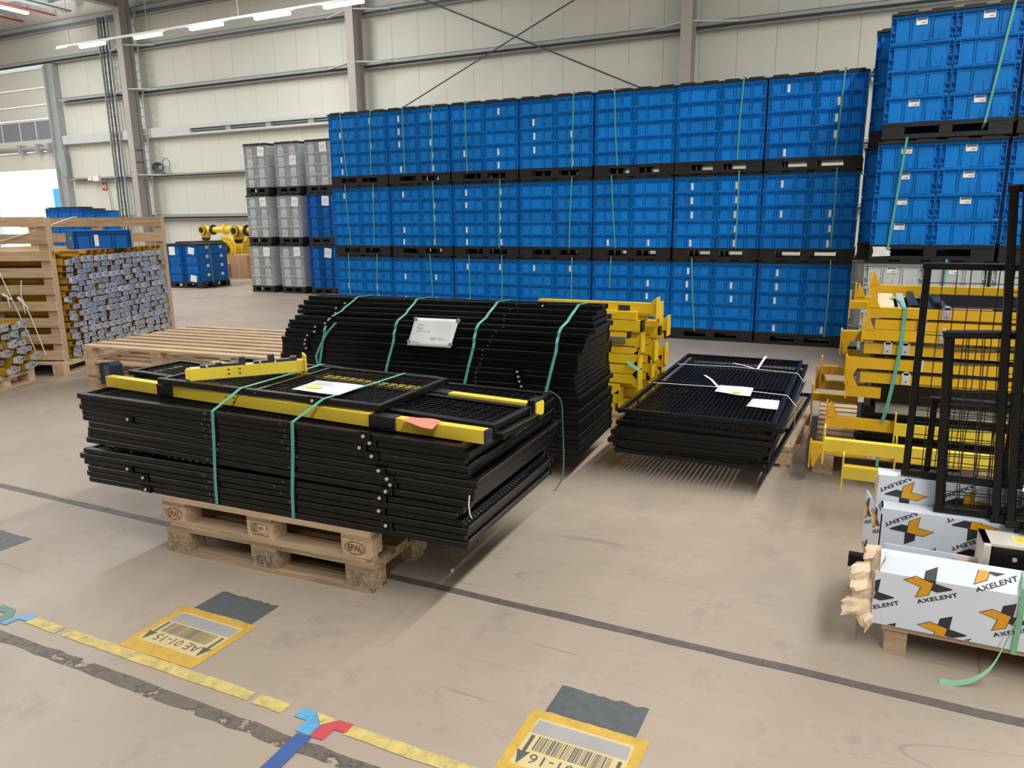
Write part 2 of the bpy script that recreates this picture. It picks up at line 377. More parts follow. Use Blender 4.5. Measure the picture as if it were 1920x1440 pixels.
# columns
for k, cx in enumerate((-26.7, -15.92, -5.03, 5.85)):
    m = MB(); m.box(cx - 0.15, cx + 0.15, 21.2, 21.225, 0, 10.2).box(cx - 0.15, cx + 0.15, 21.68, 21.70, 0, 10.2).box(cx - 0.012, cx + 0.012, 21.225, 21.68, 0, 10.2)
    m.box(cx + 0.012, cx + 0.14, 21.225, 21.68, 4.40, 4.42).box(cx + 0.012, cx + 0.14, 21.225, 21.68, 3.95, 3.97)
    m.box(cx - 0.2, cx + 0.2, 21.15, 21.75, 0, 0.03)
    col = struct('column', m.mesh('column', 'column'))
    for z in (8.16, 6.58):
        b = MB().bar((cx + 0.1, 21.26, z + 0.03), (cx + 1.25, 21.71, z + 0.0), 0.09, 0.035)
        obj('knee_brace', b.mesh('knee_brace', 'steel_lt'), col)
        b = MB().bar((cx - 0.1, 21.26, z + 0.03), (cx - 1.25, 21.71, z + 0.0), 0.09, 0.035)
        obj('knee_brace', b.mesh('knee_brace', 'steel_lt'), col)
    if k == 0:
        obj('knee_brace', MB().bar((cx + 0.1, 21.26, 3.42), (cx + 1.25, 21.71, 3.4), 0.09, 0.03).mesh('knee_brace', 'steel_lt'), col)
# roof
roof = struct('ceiling', MB().add([(-60, -42, 10.3), (16, -42, 10.3), (16, 22.2, 10.3), (-60, 22.2, 10.3)], [(0, 1, 2, 3)]).mesh('ceiling', 'ceil'))
for cx in (-48.5, -37.6, -26.7, -15.92, -5.03, 5.85):
    m = MB(); m.box(cx - 0.15, cx + 0.15, -15, 21.2, 9.50, 9.53).box(cx - 0.01, cx + 0.01, -15, 21.2, 9.53, 10.2).box(cx - 0.15, cx + 0.15, -15, 21.2, 10.2, 10.28)
    obj('roof_beam', m.mesh('roof_beam', 'column'), roof)
for y in (20.9, 18.6, 16.3, 14.0, 11.7, 9.4):
    obj('purlin', MB().box(-58, 14, y - 0.05, y + 0.05, 10.02, 10.29).mesh('purlin', 'steel'), roof)
for x in (-31.2, -33.3): obj('roof_pipe', MB().cyl((x, 0, 9.9), (x, 21.9, 9.9), 0.04, 8).mesh('roof_pipe', 'pipe_red'), roof)
obj('roof_tray', MB().box(-30.1, -29.75, 2, 21.6, 9.80, 9.86).mesh('roof_tray', 'steel'), roof)
# the big sectional door, half raised
door = struct('door_1', MB().box(-32.12, -31.60, 21.72, 21.98, 0, 8.06).box(-32.05, -31.95, 21.60, 21.72, 0, 8.0).mesh('door_jamb', 'steel'))
obj('door_jamb', MB().box(-37.6, -36.95, 21.72, 21.98, 0, 8.06).mesh('door_jamb', 'steel'), door)
for z0, z1 in ((7.23, 7.98), (6.55, 7.21), (5.99, 6.53), (3.87, 4.62)):
    m = MB().box(-36.95, -32.12, 21.80, 21.86, z0, z1).box(-36.95, -32.12, 21.775, 21.80, z1 - 0.05, z1 - 0.01).box(-36.95, -32.12, 21.785, 21.80, z0, z0 + 0.03)
    obj('door_section', m.mesh('door_section', 'wall'), door)
m = MB().box(-36.95, -32.12, 21.80, 21.86, 4.64, 5.12).box(-36.95, -32.12, 21.80, 21.86, 5.88, 5.97)
for x in (-32.16, -33.31, -34.41, -35.69, -36.9): m.box(x - 0.03, x + 0.03, 21.80, 21.86, 5.12, 5.88)
fr = obj('door_window_frame', m.mesh('door_window_frame', 'wall'), door)
for a, b in ((-33.28, -32.19), (-34.38, -33.34), (-35.66, -34.44), (-36.87, -35.72)):
    obj('pane', bx('pane', a, b, 21.82, 21.84, 5.12, 5.88, 'glass'), fr)
sh = MB().cyl((-37, 21.62, 4.80), (-32.0, 21.62, 4.72), 0.075, 10)
for x in (-34.2, -33.0): sh.box(x - 0.1, x + 0.1, 21.5, 21.74, 4.58, 4.92)
sh.cyl((-32.25, 21.6, 4.72), (-32.05, 21.6, 4.72), 0.22, 14)
obj('spring_shaft', sh.mesh('spring_shaft', 'steel'), door)
obj('guide_bracket', MB().prism([(-32.2, 4.6), (-31.45, 4.6), (-31.45, 3.5), (-31.75, 3.6)], 'y', 21.66, 21.72).mesh('guide_bracket', 'steel'), door)
tag(obj('gate_post', MB().box(-36.05, -35.5, 24.0, 24.3, 0, 3.2).box(-36.15, -35.4, 23.9, 24.4, 0, 0.12).mesh('gate_post', 'cyan')), 'bright blue post standing outside the open hall door', 'post')
# cable ladders and cables
def cable_ladder(x0, x1, z0, z1, y, label, cables, step):
    t = empty('cable_ladder', (x0, y, 0), 0, label, 'cable ladder')
    for x in (0, x1 - x0): obj('side_rail', MB().box(x - 0.02, x + 0.02, -0.03, 0.03, z0, z1).mesh('side_rail', 'steel'), t)
    rm = MB().box(0.02, x1 - x0 - 0.02, -0.02, 0.02, -0.018, 0.018).mesh('rung', 'steel')
    n = int((z1 - z0) / step)
    for i in range(n): obj('rung', rm, t, (0, 0, z0 + 0.1 + i * step))
    for cxx, r in cables:
        pts = [(cxx + 0.012 * math.sin(z * 2.1 + cxx * 9), -0.03, z) for z in [z0 + 0.15 + k * (z1 - z0 - 0.2) / 14 for k in range(15)]]
        obj('cable', MB().tube(pts, r, 6).mesh('cable', 'cable'), t)
cable_ladder(-28.36, -27.80, 0.35, 9.45, 21.62, 'cable ladder with thick dark cables left of the grey column', [(0.22, 0.034), (0.42, 0.040), (0.10, 0.012)], 0.33)
cable_ladder(-26.52, -26.2, 0.9, 9.6, 21.60, 'slim empty cable ladder right of the grey column', [], 0.33)
# thin things on the wall
def rod(label, p, q, r=0.022):
    t = tag(obj('bracing_rod', MB().cyl(p, q, r, 6).mesh('bracing_rod', 'cable')), label, 'bracing rod'); return t
rod('dark bracing rod rising to the right in front of the cream wall', (-14.75, 21.55, 4.9), (-6.55, 21.55, 8.35))
rod('dark bracing rod falling to the right in front of the cream wall', (-13.6, 21.5, 8.35), (-5.2, 21.5, 4.6))
sg = tag(obj('fire_sign', bx('fire_sign', -29.72, -29.44, 21.97, 22.0, 2.92, 3.22, 'red')), 'small red and white fire equipment sign on the wall', 'sign')
obj('pictogram', MB().box(-29.69, -29.60, 21.965, 21.97, 3.0, 3.14).box(-29.56, -29.47, 21.965, 21.97, 2.96, 3.18).mesh('pictogram', 'white'), sg)
t = tag(obj('emergency_light', bx('emergency_light', -29.75, -29.40, 21.60, 21.72, 3.28, 3.50, 'white')), 'white emergency light box above the red wall sign', 'light')
obj('lamp_head', MB().box(-30.06, -29.82, 21.60, 21.72, 3.32, 3.44).mesh('lamp_head', 'white'), t)
tag(obj('conduit', MB().cyl((-29.28, 21.9, 3.3), (-29.1, 21.9, 1.1), 0.022, 6).mesh('conduit', 'steel')), 'thin grey conduit running down from the emergency light', 'conduit')
cb = MB()
for k in range(5):
    for i in range(18):
        a0, a1 = PI * 2 * i / 18, PI * 2 * (i + 1) / 18; R_ = 0.30 - 0.035 * k
        cb.cyl((-25.95 + 0.02 * k + R_ * math.cos(a0), 21.70 + 0.02 * k, 3.70 + 0.62 * R_ * math.sin(a0)), (-25.95 + 0.02 * k + R_ * math.cos(a1), 21.70 + 0.02 * k, 3.70 + 0.62 * R_ * math.sin(a1)), 0.024, 5)
cb.tube([(-25.7, 21.7, 3.75), (-25.55, 21.68, 4.0), (-25.35, 21.68, 4.03), (-25.25, 21.7, 3.85), (-25.3, 21.7, 3.6)], 0.012, 5)
tag(obj('cable_coil', cb.mesh('cable_coil', 'cable')), 'dark coil of cable resting on the wall rail beside the column', 'cable coil')
# lights
tr = tag(obj('lighting_track', MB().box(-26.2, -6.0, 18.28, 18.36, 7.50, 7.56).box(-26.2, -25.6, 18.26, 18.38, 7.46, 7.50).mesh('lighting_track', 'white')), 'long white lighting track hung in front of the rear wall', 'track')
for x in (-25.5, -21.7, -17.8, -14.0, -10): obj('hanger', MB().cyl((x, 18.32, 7.56), (x, 18.32, 10.3), 0.008, 5).mesh('hanger', 'steel'), tr)
lamp_lab = ['lit tube lamp nearest the left end of the track', 'lit tube lamp second from the left end of the track', 'lit tube lamp third from the left end of the track',
            'lit tube lamp fourth from the left end of the track', 'lit tube lamp fifth from the left end of the track', 'lit tube lamp sixth from the left end of the track']
for k, (a, b) in enumerate(((-25.02, -23.76), (-22.33, -21.08), (-19.82, -18.45), (-17.16, -15.81), (-14.59, -13.22), (-12.0, -10.62))):
    l = empty('tube_lamp', ((a + b) / 2, 18.32, 7.44), 0, lamp_lab[k], 'lamp', 'lamps on the track')
    h = (b - a) / 2
    obj('housing', MB().box(-h, h, -0.06, 0.06, 0.03, 0.06).mesh('housing', 'white'), l)
    obj('diffuser', MB().box(-h + 0.02, h - 0.02, -0.05, 0.05, -0.05, 0.03).mesh('diffuser', 'tube'), l)
l = empty('tube_lamp', (-29.7, 18.9, 9.35), 0, 'lit tube lamp under the roof in the upper left corner', 'lamp')
obj('housing', MB().box(-0.07, 0.07, -0.9, 0.9, 0.03, 0.09).mesh('housing', 'white'), l)
obj('diffuser', MB().box(-0.06, 0.06, -0.85, 0.85, -0.05, 0.03).mesh('diffuser', 'tube'), l)
obj('hanger', MB().cyl((0, -0.6, 0.09), (0, -0.6, 0.95), 0.01, 5).cyl((0, 0.6, 0.09), (0, 0.6, 0.95), 0.01, 5).mesh('hanger', 'steel'), l)

# ------------------------------------------------------------------ floor markings
def flat(name, pts, z, m, label=None, cat=None, t=0.0008, parent=None, group=None):
    o = obj(name, MB().prism(pts, 'z', z, z + t).mesh(name, m), parent)
    if label: tag(o, label, cat, group)
    return o
def ragged(x0, x1, y0, y1, n, amp, rn):
    top = [(x0 + (x1 - x0) * i / n, y1 + rn.uniform(-amp, amp)) for i in range(n + 1)]
    bot = [(x0 + (x1 - x0) * i / n, y0 + rn.uniform(-amp, amp)) for i in range(n + 1)]
    return bot + top[::-1]
rn = random.Random(4)
flat('floor_joint', ragged(-16, 6, 2.585, 2.632, 150, 0.004, rn), 0.0006, 'seam', 'dark filled joint running across the floor under the front pallet', 'floor joint')
flat('tape_residue', ragged(-6.5, 1.5, 1.515, 1.568, 120, 0.005, rn), 0.0006, 'residue', 'brown smeared tape residue strip along the floor in the front', 'floor marking')
for k, (a, b) in enumerate(((-3.03, -2.835), (-2.795, -1.815), (-1.79, -1.66), (-1.405, 0.6), (-6.0, -3.25))):
    nm = ['short worn yellow tape piece beside the green and blue tape corner', 'long worn yellow tape strip passing the first barcode label', 'short torn yellow tape piece left of the light blue tape',
          'yellow tape strip right of the red tape corner', 'yellow tape strip beyond the green tape at the left edge'][k]
    flat('floor_tape', ragged(a, b, 1.640, 1.690, max(4, int((b - a) / 0.05)), 0.0025, rn), 0.0014, 'tape_y', nm, 'floor tape', group='worn yellow floor tapes')
flat('floor_tape', [(-1.607, 1.645), (-1.555, 1.646), (-1.555, 1.591), (-1.498, 1.591), (-1.498, 1.642), (-1.553, 1.693), (-1.607, 1.693)], 0.0022, 'tape_lb', 'light blue tape corner beside the red tape corner', 'floor tape')
flat('floor_tape', [(-1.55, 1.692), (-1.460, 1.690), (-1.499, 1.645)], 0.0022, 'tape_y', 'yellow tape triangle between the light blue and red tapes', 'floor tape')
flat('floor_tape', [(-1.496, 1.642), (-1.496, 1.588), (-1.445, 1.592), (-1.443, 1.647), (-1.398, 1.650), (-1.402, 1.695), (-1.460, 1.690)], 0.0024, 'tape_r', 'red tape corner beside the light blue tape', 'floor tape')
flat('floor_tape', [(-1.541, 1.585), (-1.484, 1.587), (-1.470, 1.20), (-1.528, 1.20)], 0.0022, 'tape_b', 'dark blue tape strip running toward the bottom of the picture', 'floor tape')
flat('floor_tape', [(-3.26, 1.655), (-3.26, 1.694), (-3.165, 1.692), (-3.118, 1.648), (-3.118, 1.600), (-3.17, 1.60), (-3.17, 1.652)], 0.0022, 'tape_g', 'dark green tape corner at the left edge of the floor', 'floor tape')
flat('floor_tape', [(-3.115, 1.648), (-3.115, 1.595), (-3.078, 1.597), (-3.078, 1.646), (-3.024, 1.652), (-3.026, 1.694), (-3.062, 1.697)], 0.0024, 'tape_lb', 'light blue tape corner beside the dark green tape', 'floor tape')
def barcode_label(x0, y0, w, h, label, txt, seed):
    t = empty('floor_label', (x0, y0, 0), 0, label, 'floor label', 'barcode labels on the floor')
    flat('label_sheet', [(0.004, 0), (w - 0.006, 0.003), (w, h - 0.006), (w - 0.01, h), (0.008, h - 0.002), (0, h - 0.012)], 0.001, 'lab_y', t=0.001, parent=t)
    flat('label_field', [(0.035, 0.062), (w - 0.035, 0.062), (w - 0.035, h - 0.04), (0.035, h - 0.04)], 0.002, 'lab_in', t=0.0003, parent=t)
    flat('blank_strip', [(0.038, h - 0.115), (w - 0.04, h - 0.112), (w - 0.045, h - 0.052), (0.042, h - 0.05)], 0.0023, 'lab_g', t=0.0003, parent=t)
    m = MB(); r = random.Random(seed); x = 0.075
    while x < w - 0.082:
        bw = r.choice((0.002, 0.002, 0.0035, 0.005)); m.box(x, x + bw, h - 0.190, h - 0.122, 0.0024, 0.0028); x += bw + r.choice((0.002, 0.003, 0.0045))
    obj('barcode', m.mesh('barcode', 'lab_ink'), t)
    me = text_mesh(txt, 0.235, 0.042, 'lab_ink', 0.0)
    obj('lettering', me, t, (w - 0.078, h - 0.203, 0.0027), (0, 0, PI))
    for ax in (0.055, w - 0.055):
        flat('arrow', [(ax - 0.006, h - 0.125), (ax - 0.006, h - 0.205), (ax - 0.022, h - 0.200), (ax, h - 0.262), (ax + 0.022, h - 0.200), (ax + 0.006, h - 0.205), (ax + 0.006, h - 0.125)], 0.0024, 'lab_ink', t=0.0004, parent=t)
barcode_label(-2.535, 1.692, 0.405, 0.328, 'worn yellow barcode label on the floor below the front pallet', 'AE 01-15', 3)
barcode_label(-0.905, 1.690, 0.395, 0.328, 'worn yellow barcode label on the floor at the bottom edge', 'AE 01-16', 9)
flat('glue_patch', ragged(-2.485, -2.165, 2.022, 2.18, 16, 0.006, rn), 0.0006, 'residue_g', 'dark grey glue patch behind the barcode label near the pallet', 'floor marking')
flat('glue_patch', ragged(-0.865, -0.555, 2.02, 2.172, 16, 0.006, rn), 0.0006, 'residue_g', 'dark grey glue patch behind the barcode label at the bottom edge', 'floor marking')
flat('glue_patch', ragged(-4.3, -3.83, 2.02, 2.18, 16, 0.006, rn), 0.0006, 'residue_g', 'dark grey glue patch at the left edge of the floor', 'floor marking')
flat('floor_tape', [(-0.43, 5.10), (-0.14, 5.10), (-0.14, 5.125), (-0.43, 5.125)], 0.0012, 'tape_y', 'narrow yellow tape between the mesh pallet and the post pallet', 'floor tape')
# ================================================================== PLASTIC CRATES, PALLETS, LIDS
def crate_wide(w, d, h, m, near=False):
    """stackable container seen on its long side; origin bottom-front-left, front face at y=0"""
    b = MB(); i = 0.030
    b.box(i, w - i, i, d - i, 0.004, h - 0.002)                                  # tub
    b.box(0, w, 0, d, h - 0.016, h - 0.003)                                      # top rim
    b.box(0.004, w - 0.004, 0.004, d - 0.004, 0.0, 0.010)                        # foot rim
    ribs = (0.86, 0.77, 0.68) if not near else (0.90, 0.80)
    for f in ribs: b.box(0.003, w - 0.003, 0.004, d - 0.004, h * f - 0.003, h * f + 0.003)
    lo = 0.010; top = h * ribs[-1]
    cuts = (0.085, 0.27, 0.285, 0.325, 0.34, 0.645, 0.66, 0.70, 0.715, 0.915) if not near else (0.085, 0.285, 0.297, 0.323, 0.335, 0.61, 0.622, 0.648, 0.66, 0.915)
    for a_, b_ in zip(cuts[::2], cuts[1::2]):
        b.box(w * a_, w * b_, 0.009, d - 0.009, lo, top)                         # flat lower fields with grooves between
        b.box(w * a_, w * b_, 0.022, d - 0.022, top, h - 0.01)
    for f in (cuts[2], cuts[3], cuts[6], cuts[7]):
        b.box(w * f - 0.002, w * f + 0.002, 0.005, d - 0.005, lo, h - 0.01)
    for x in (0.0, w * 0.075, w - 0.006, w * 0.925 - 0.006):
        b.box(x, x + 0.006, 0.002, d - 0.002, lo, h - 0.01)
    for s in (0, 1):                                                             # corner tabs
        for f in (0.16, 0.30, 0.44, 0.58) if not near else (0.14, 0.40):
            x0 = 0.004 if s == 0 else w * 0.925
            b.box(x0, x0 + w * 0.072, 0.0, 0.03, h * f, h * f + 0.007)
            b.cyl((x0 + w * 0.036, 0.002, h * f - 0.010), (x0 + w * 0.036, 0.03, h * f - 0.010), 0.008, 6)
    for f in (0.1, 0.35, 0.65, 0.9):                                             # ribs on the short sides
        b.box(0.004, w - 0.004, d * f - 0.005, d * f + 0.005, lo, h - 0.01)
    for y0, y1 in ((0.12, 0.33), (0.37, 0.63), (0.67, 0.88)): b.box(0.012, w - 0.012, d * y0, d * y1, lo, top)
    if near:
        b.box(w * 0.40, w * 0.57, -0.004, 0.02, h * 0.845, h * 0.862)            # handle lip
        b.box(w * 0.50, w * 0.84, 0.0, 0.02, h * 0.03, h * 0.055)                # card holder ledge
        for f in (0.50, 0.84): b.box(w * f - 0.003, w * f + 0.003, 0.002, 0.02, h * 0.05, h * 0.38)
        for f in (0.60, 0.68, 0.76): b.box(w * f - 0.002, w * f + 0.002, 0.004, 0.02, h * 0.06, h * 0.30)
    return b.mesh('crate_body', m)
def crate_narrow(w, d, h, m):
    """container seen on its short side: flat field with grip between lattice corners"""
    b = MB(); i = 0.040
    b.box(i, w - i, i, d - i, 0.004, h - 0.002)
    b.box(0, w, 0, d, h - 0.012, h - 0.002); b.box(0.004, w - 0.004, 0.004, d - 0.004, 0, 0.010)
    for x in (0.0, 0.026, 0.052, 0.078):
        for s in (0, 1):
            xx = x if s == 0 else w - x - 0.006
            b.box(xx, xx + 0.006, 0.002, d - 0.002, 0.006, h - 0.01)
    for f in (0.17, 0.34, 0.5, 0.66, 0.82):
        b.box(0.002, 0.084, 0.004, d - 0.004, h * f - 0.003, h * f + 0.003); b.box(w - 0.084, w - 0.002, 0.004, d - 0.004, h * f - 0.003, h * f + 0.003)
    b.box(0.088, w - 0.088, 0.006, d - 0.006, 0.008, h * 0.78)
    b.box(0.10, w - 0.10, -0.004, 0.03, h * 0.80, h * 0.825); b.box(0.10, 0.108, -0.004, 0.03, h * 0.80, h * 0.95); b.box(w - 0.108, w - 0.10, -0.004, 0.03, h * 0.80, h * 0.95)
    b.box(0.118, w - 0.118, 0.0, 0.03, h * 0.85, h * 0.93)
    for f in (0.42, 0.5, 0.58): b.box(w * f - 0.003, w * f + 0.003, 0.002, 0.02, 0.012, h * 0.42)
    for f in (0.06, 0.15, 0.35, 0.55, 0.75, 0.92): b.box(0.004, w - 0.004, d * f - 0.004, d * f + 0.004, 0.006, h - 0.01)
    return b.mesh('crate_body', m)
def plastic_pallet_mesh(w, d, h, m='black_pl'):
    b = MB()
    b.box(0, w, 0, d, h - 0.028, h)                                               # deck
    bw, cw = w * 0.185, w * 0.11
    for y0, y1 in ((0, d * 0.16), (d * 0.43, d * 0.57), (d * 0.84, d)):
        for x0, x1 in ((0, bw), (w / 2 - cw / 2, w / 2 + cw / 2), (w - bw, w)):
            b.box(x0 + 0.004, x1 - 0.004, y0 + 0.004, y1 - 0.004, 0.03, h - 0.028)
        b.box(0, w, y0, y1, 0.0, 0.030)                                           # skids
    for x0, x1 in ((bw, w / 2 - cw / 2), (w / 2 + cw / 2, w - bw)):
        b.box(x0, x1, 0.0, 0.012, 0.030, 0.042)                                   # lip under the fork pocket
        b.box(x0, x1, 0.0, 0.02, h - 0.042, h - 0.028)
    return b.mesh('pallet_body', m)
def lid_mesh(w, d, t=0.035):
    b = MB(); b.box(-0.006, w + 0.006, -0.006, d + 0.006, 0, t * 0.55); b.box(0.03, w - 0.03, 0.03, d - 0.03, t * 0.55, t * 0.8)
    for f in (0.04, 0.30, 0.54, 0.80): b.box(w * f, w * (f + 0.16), 0.0, d, t * 0.55, t)
    return b.mesh('lid_body', 'black_pl')
STK = MB().box(0, 0.030, -0.003, 0.0, 0, 0.085).mesh('sticker', 'sticker')
STK_N = MB().box(0, 0.095, -0.003, 0.0, 0, 0.062).mesh('sticker', 'sticker')
BAR_N = MB().box(0.006, 0.088, -0.0045, -0.003, 0.042, 0.054).box(0.05, 0.075, -0.0045, -0.003, 0.014, 0.020).mesh('barcode', 'txt')
def strap_wall(pts, label, cat='strap', group=None, w=0.018, m='strap_wall'):
    return tag(obj('packing_strap', MB().ribbon(pts, w, 0.002, (1, 0, 0)).mesh('packing_strap', m)), label, cat, group)

# ---- the long row: 8 pallet columns, 3 tiers
RX, RY, RP = -7.94, 9.905, 1.102
TIER = [(0.0, 0.1725, 1.049), (1.049, 0.1775, 2.124), (2.124, 0.182, 3.225)]
WALL_PAL = plastic_pallet_mesh(1.084, 0.80, 0.150)
WALL_LID = lid_mesh(1.084, 0.80)
WALL_CRATE = crate_wide(0.535, 0.40, 0.1775, 'blue')
tname = ['bottom', 'middle', 'top']
LAB = {2: {0: ((2, 4, 5), (1, 3)), 1: ((1, 2, 3, 5), (1, 3, 4, 5)), 2: ((4,), (1, 4, 5)), 3: ((2, 3, 4), (3, 4, 5)), 6: ((1, 5), (2, 3, 4))},
       1: {0: ((1,), (1,)), 1: ((1, 4, 5), (2, 3, 5)), 2: ((1, 2, 4, 5), (1, 2, 3, 4, 5)), 4: ((5,), (5,)), 5: ((1, 2, 3, 5), (1, 2, 3, 4, 5)), 6: ((1, 3), (3, 4, 5))},
       0: {0: ((3,), (3, 4)), 1: ((2, 4), (2, 4)), 2: ((1, 4), (1,)), 3: ((1,), (1,)), 4: ((), (2, 3)), 5: ((1, 2, 3), (2, 3)), 6: ((1, 2, 3, 5), (5,))}}
for c in range(8):
    for k, (z0, ch_, ztop) in enumerate(TIER):
        x0 = RX + c * RP + (0.02 if c == 7 else 0) + RND.uniform(-0.006, 0.006)
        dy = RND.uniform(-0.012, 0.012)
        cname = f'{ORD[c+1]} load from the left' if c < 7 else 'load half hidden behind the near stack'
        p = tag(obj('plastic_pallet', WALL_PAL, None, (x0, RY + dy, z0)), f'black plastic pallet under the {tname[k]} tier, {cname}, long wall', 'pallet', 'black pallets in the long blue wall')
        l = tag(obj('stack_cover', WALL_LID, None, (x0, RY + dy, z0 + 0.150 + 5 * ch_), (0, 0, 0), (1, 1, (ztop - z0 - 0.150 - 5 * ch_) / 0.035)), f'black plastic cover on the {tname[k]} tier, {cname}, long wall', 'cover', 'black covers in the long blue wall')
        lab = LAB[k].get(c, ((), ()))
        for hf in (0, 1):
            for r in range(5):                                        # r = 0 is the lowest
                fromtop = 5 - r
                hx = x0 + 0.004 + hf * 0.541 + RND.uniform(-0.003, 0.003)
                yy = RY + dy + 0.004 + RND.uniform(-0.004, 0.004)
                where = f'{ORD[c+1]} load from left' if c < 7 else 'load behind the near stack'
                o = tag(obj('storage_crate', WALL_CRATE, None, (hx, yy, z0 + 0.150 + r * ch_), (0, 0, 0), (1, 1, ch_ / 0.1775)),
                        f'blue crate {ORD[fromtop]} from top, {"left" if hf == 0 else "right"} half of {where}, {tname[k]} tier', 'crate', 'blue crates of the long wall')
                if fromtop in lab[hf]:
                    obj('sticker', STK, o, (0.205 + RND.uniform(-0.012, 0.012) + (0.02 if hf else 0), 0.006, 0.018))
straps_w = {2: [(-7.689, 3.226, -7.614, 2.266, 0), (-7.119, 3.227, -7.159, 2.275, 0), (-6.536, 3.225, -6.535, 2.278, 1), (-6.026, 3.227, -6.055, 2.269, 1), (-5.467, 3.231, -5.458, 2.264, 2), (-3.819, 3.228, -3.835, 2.257, 3), (-3.25, 3.23, -3.193, 2.261, 4), (-1.62, 3.23, -1.65, 2.273, 5), (-0.499, 3.239, -0.543, 2.276, 6)],
            1: [(-7.674, 2.135, -7.616, 1.199, 0), (-7.131, 2.135, -7.164, 1.194, 0), (-6.05, 2.135, -6.03, 1.201, 1), (-4.932, 2.135, -4.955, 1.177, 2), (-3.834, 2.135, -3.866, 1.185, 3), (-3.272, 2.135, -3.201, 1.19, 4), (-1.621, 2.135, -1.619, 1.201, 5), (-0.505, 2.135, -0.509, 1.203, 6)],
            0: [(-7.673, 1.06, -7.676, 0.15, 0), (-7.12, 1.06, -7.14, 0.15, 0), (-6.14, 1.06, -6.11, 0.15, 1), (-5.463, 1.056, -5.455, 0.15, 2), (-4.918, 1.06, -4.928, 0.15, 2), (-3.826, 1.053, -3.821, 0.15, 3), (-3.255, 1.06, -3.274, 0.647, 4), (-2.162, 1.06, -2.091, 0.12, 5), (-0.492, 1.06, -0.5, 0.128, 6)]}
for k, L_ in straps_w.items():
    for n, (xa, za, xb, zb, c) in enumerate(L_):
        pair = [q for q in L_ if q[4] == c]
        side = '' if len(pair) == 1 else (' left' if pair[0][0] == xa else ' right')
        pts = [(xa, RY + 0.4, za + 0.006), (xa, RY - 0.018, za + 0.006), (xa + (xb - xa) * 0.5 + RND.uniform(-0.012, 0.012), RY - 0.020, (za + zb) / 2), (xb, RY - 0.018, zb)]
        if zb < 0.4 or zb > 1.1: pts.append((xb + 0.01, RY + 0.06, zb - 0.03))
        strap_wall(pts, f'pale green strap{side} over the {tname[k]} tier, {ORD[c+1]} load from the left', group='green straps on the long blue wall')
tag(obj('storage_crate', WALL_CRATE, None, (-8.50, 9.93, 0.0)), 'low single blue crate standing at the left foot of the long wall', 'crate', 'blue crates of the long wall')
o = tag(obj('storage_crate', WALL_CRATE, None, (-8.49, 9.94, 0.178)), 'blue crate on top of the single crate beside the long wall', 'crate', 'blue crates of the long wall')

# ---- the near stack at the right
NX, NY = -0.075, 8.5
NP = plastic_pallet_mesh(1.085, 0.60, 0.150); NL = lid_mesh(1.085, 0.60)
NH = 0.2415
NC = crate_wide(0.538, 0.40, NH, 'blue_near', True); NG = crate_wide(0.538, 0.40, NH, 'grey', True)
NT = [0.0, 1.152, 2.312]
nlab = {(2, 0): ((1, 4), (1, 4)), (1, 0): ((1, 2, 3, 4), (1, 2, 3)), (0, 0): ((1, 3), (1, 2))}
for row, (ox, oy) in enumerate(((0, 0), (-0.13, 0.66))):
    for c in range(2):
        for k in range(3):
            if row == 1 and c == 1: continue
            x0 = NX + ox + c * 1.115 + (-0.03, 0.0, 0.02)[k]; y0 = NY + oy; z0 = NT[k]
            rw = ['near stack', 'rear file of the near stack'][row]
            cn = ['', ', right neighbour load'][c]
            tag(obj('plastic_pallet', NP, None, (x0, y0, z0)), f'black plastic pallet under the {tname[k]} tier of the {rw}{cn}', 'pallet', 'black pallets of the near stack')
            tag(obj('stack_cover', NL, None, (x0, y0, z0 + 0.150 + 4 * NH)), f'black plastic cover closing the {tname[k]} tier of the {rw}{cn}', 'cover', 'black covers of the near stack')
            for hf in (0, 1):
                if (row == 1 or c == 1) and hf == 1: continue
                for r in range(4):
                    ft = 4 - r
                    colr = 'grey' if k == 0 else 'bright blue'
                    side = 'left' if hf == 0 else 'right'
                    o = tag(obj('large_crate', NG if k == 0 else NC, None, (x0 + 0.002 + hf * 0.543 + RND.uniform(-0.002, 0.002), y0 + 0.01 + RND.uniform(-0.004, 0.004), z0 + 0.150 + r * NH)),
                            f'large {colr} crate {ORD[ft]} from top, {side} half, {tname[k]} tier, {["near stack", "rear file of near stack"][row] if c == 0 else "right neighbour of near stack"}', 'crate', 'large crates of the near stack')
                    if row == 0 and c == 0 and ft in nlab[(k, 0)][hf]:
                        s_ = obj('sticker', STK_N, o, (0.205, 0.006, NH * 0.60)); obj('barcode', BAR_N, s_)
NS = [(0.93, 3.47, 0.80, 2.42, 'right'), (0.17, 2.315, 0.095, 1.26, 'left'), (0.62, 1.155, 0.60, 0.6, 'right')]
for k, (xa, za, xb, zb, sd) in zip((2, 1, 0), NS):
    strap_wall([(xa, NY + 0.5, za + 0.008), (xa, NY - 0.02, za + 0.008), ((xa + xb) / 2, NY - 0.02, (za + zb) / 2), (xb, NY - 0.016, zb), (xb - 0.01, NY + 0.05, zb - 0.05)], f'green strap over the {tname[k]} tier of the near stack', group='green straps on the near stack', w=0.022)
f = MB().prism([(0.0, 0.02), (0.17, 0.03), (0.16, 0.055), (0.172, 0.07), (0.15, 0.085), (0.165, 0.11), (0.10, 0.12), (0.0, 0.118), (0.012, 0.07)], 'y', -0.004, 0.0).mesh('torn_label', 'sticker')
tag(obj('torn_label', f, None, (NX + 0.03, NY - 0.003, NT[1] + 0.01)), 'torn white label on the black pallet of the near stack', 'label')

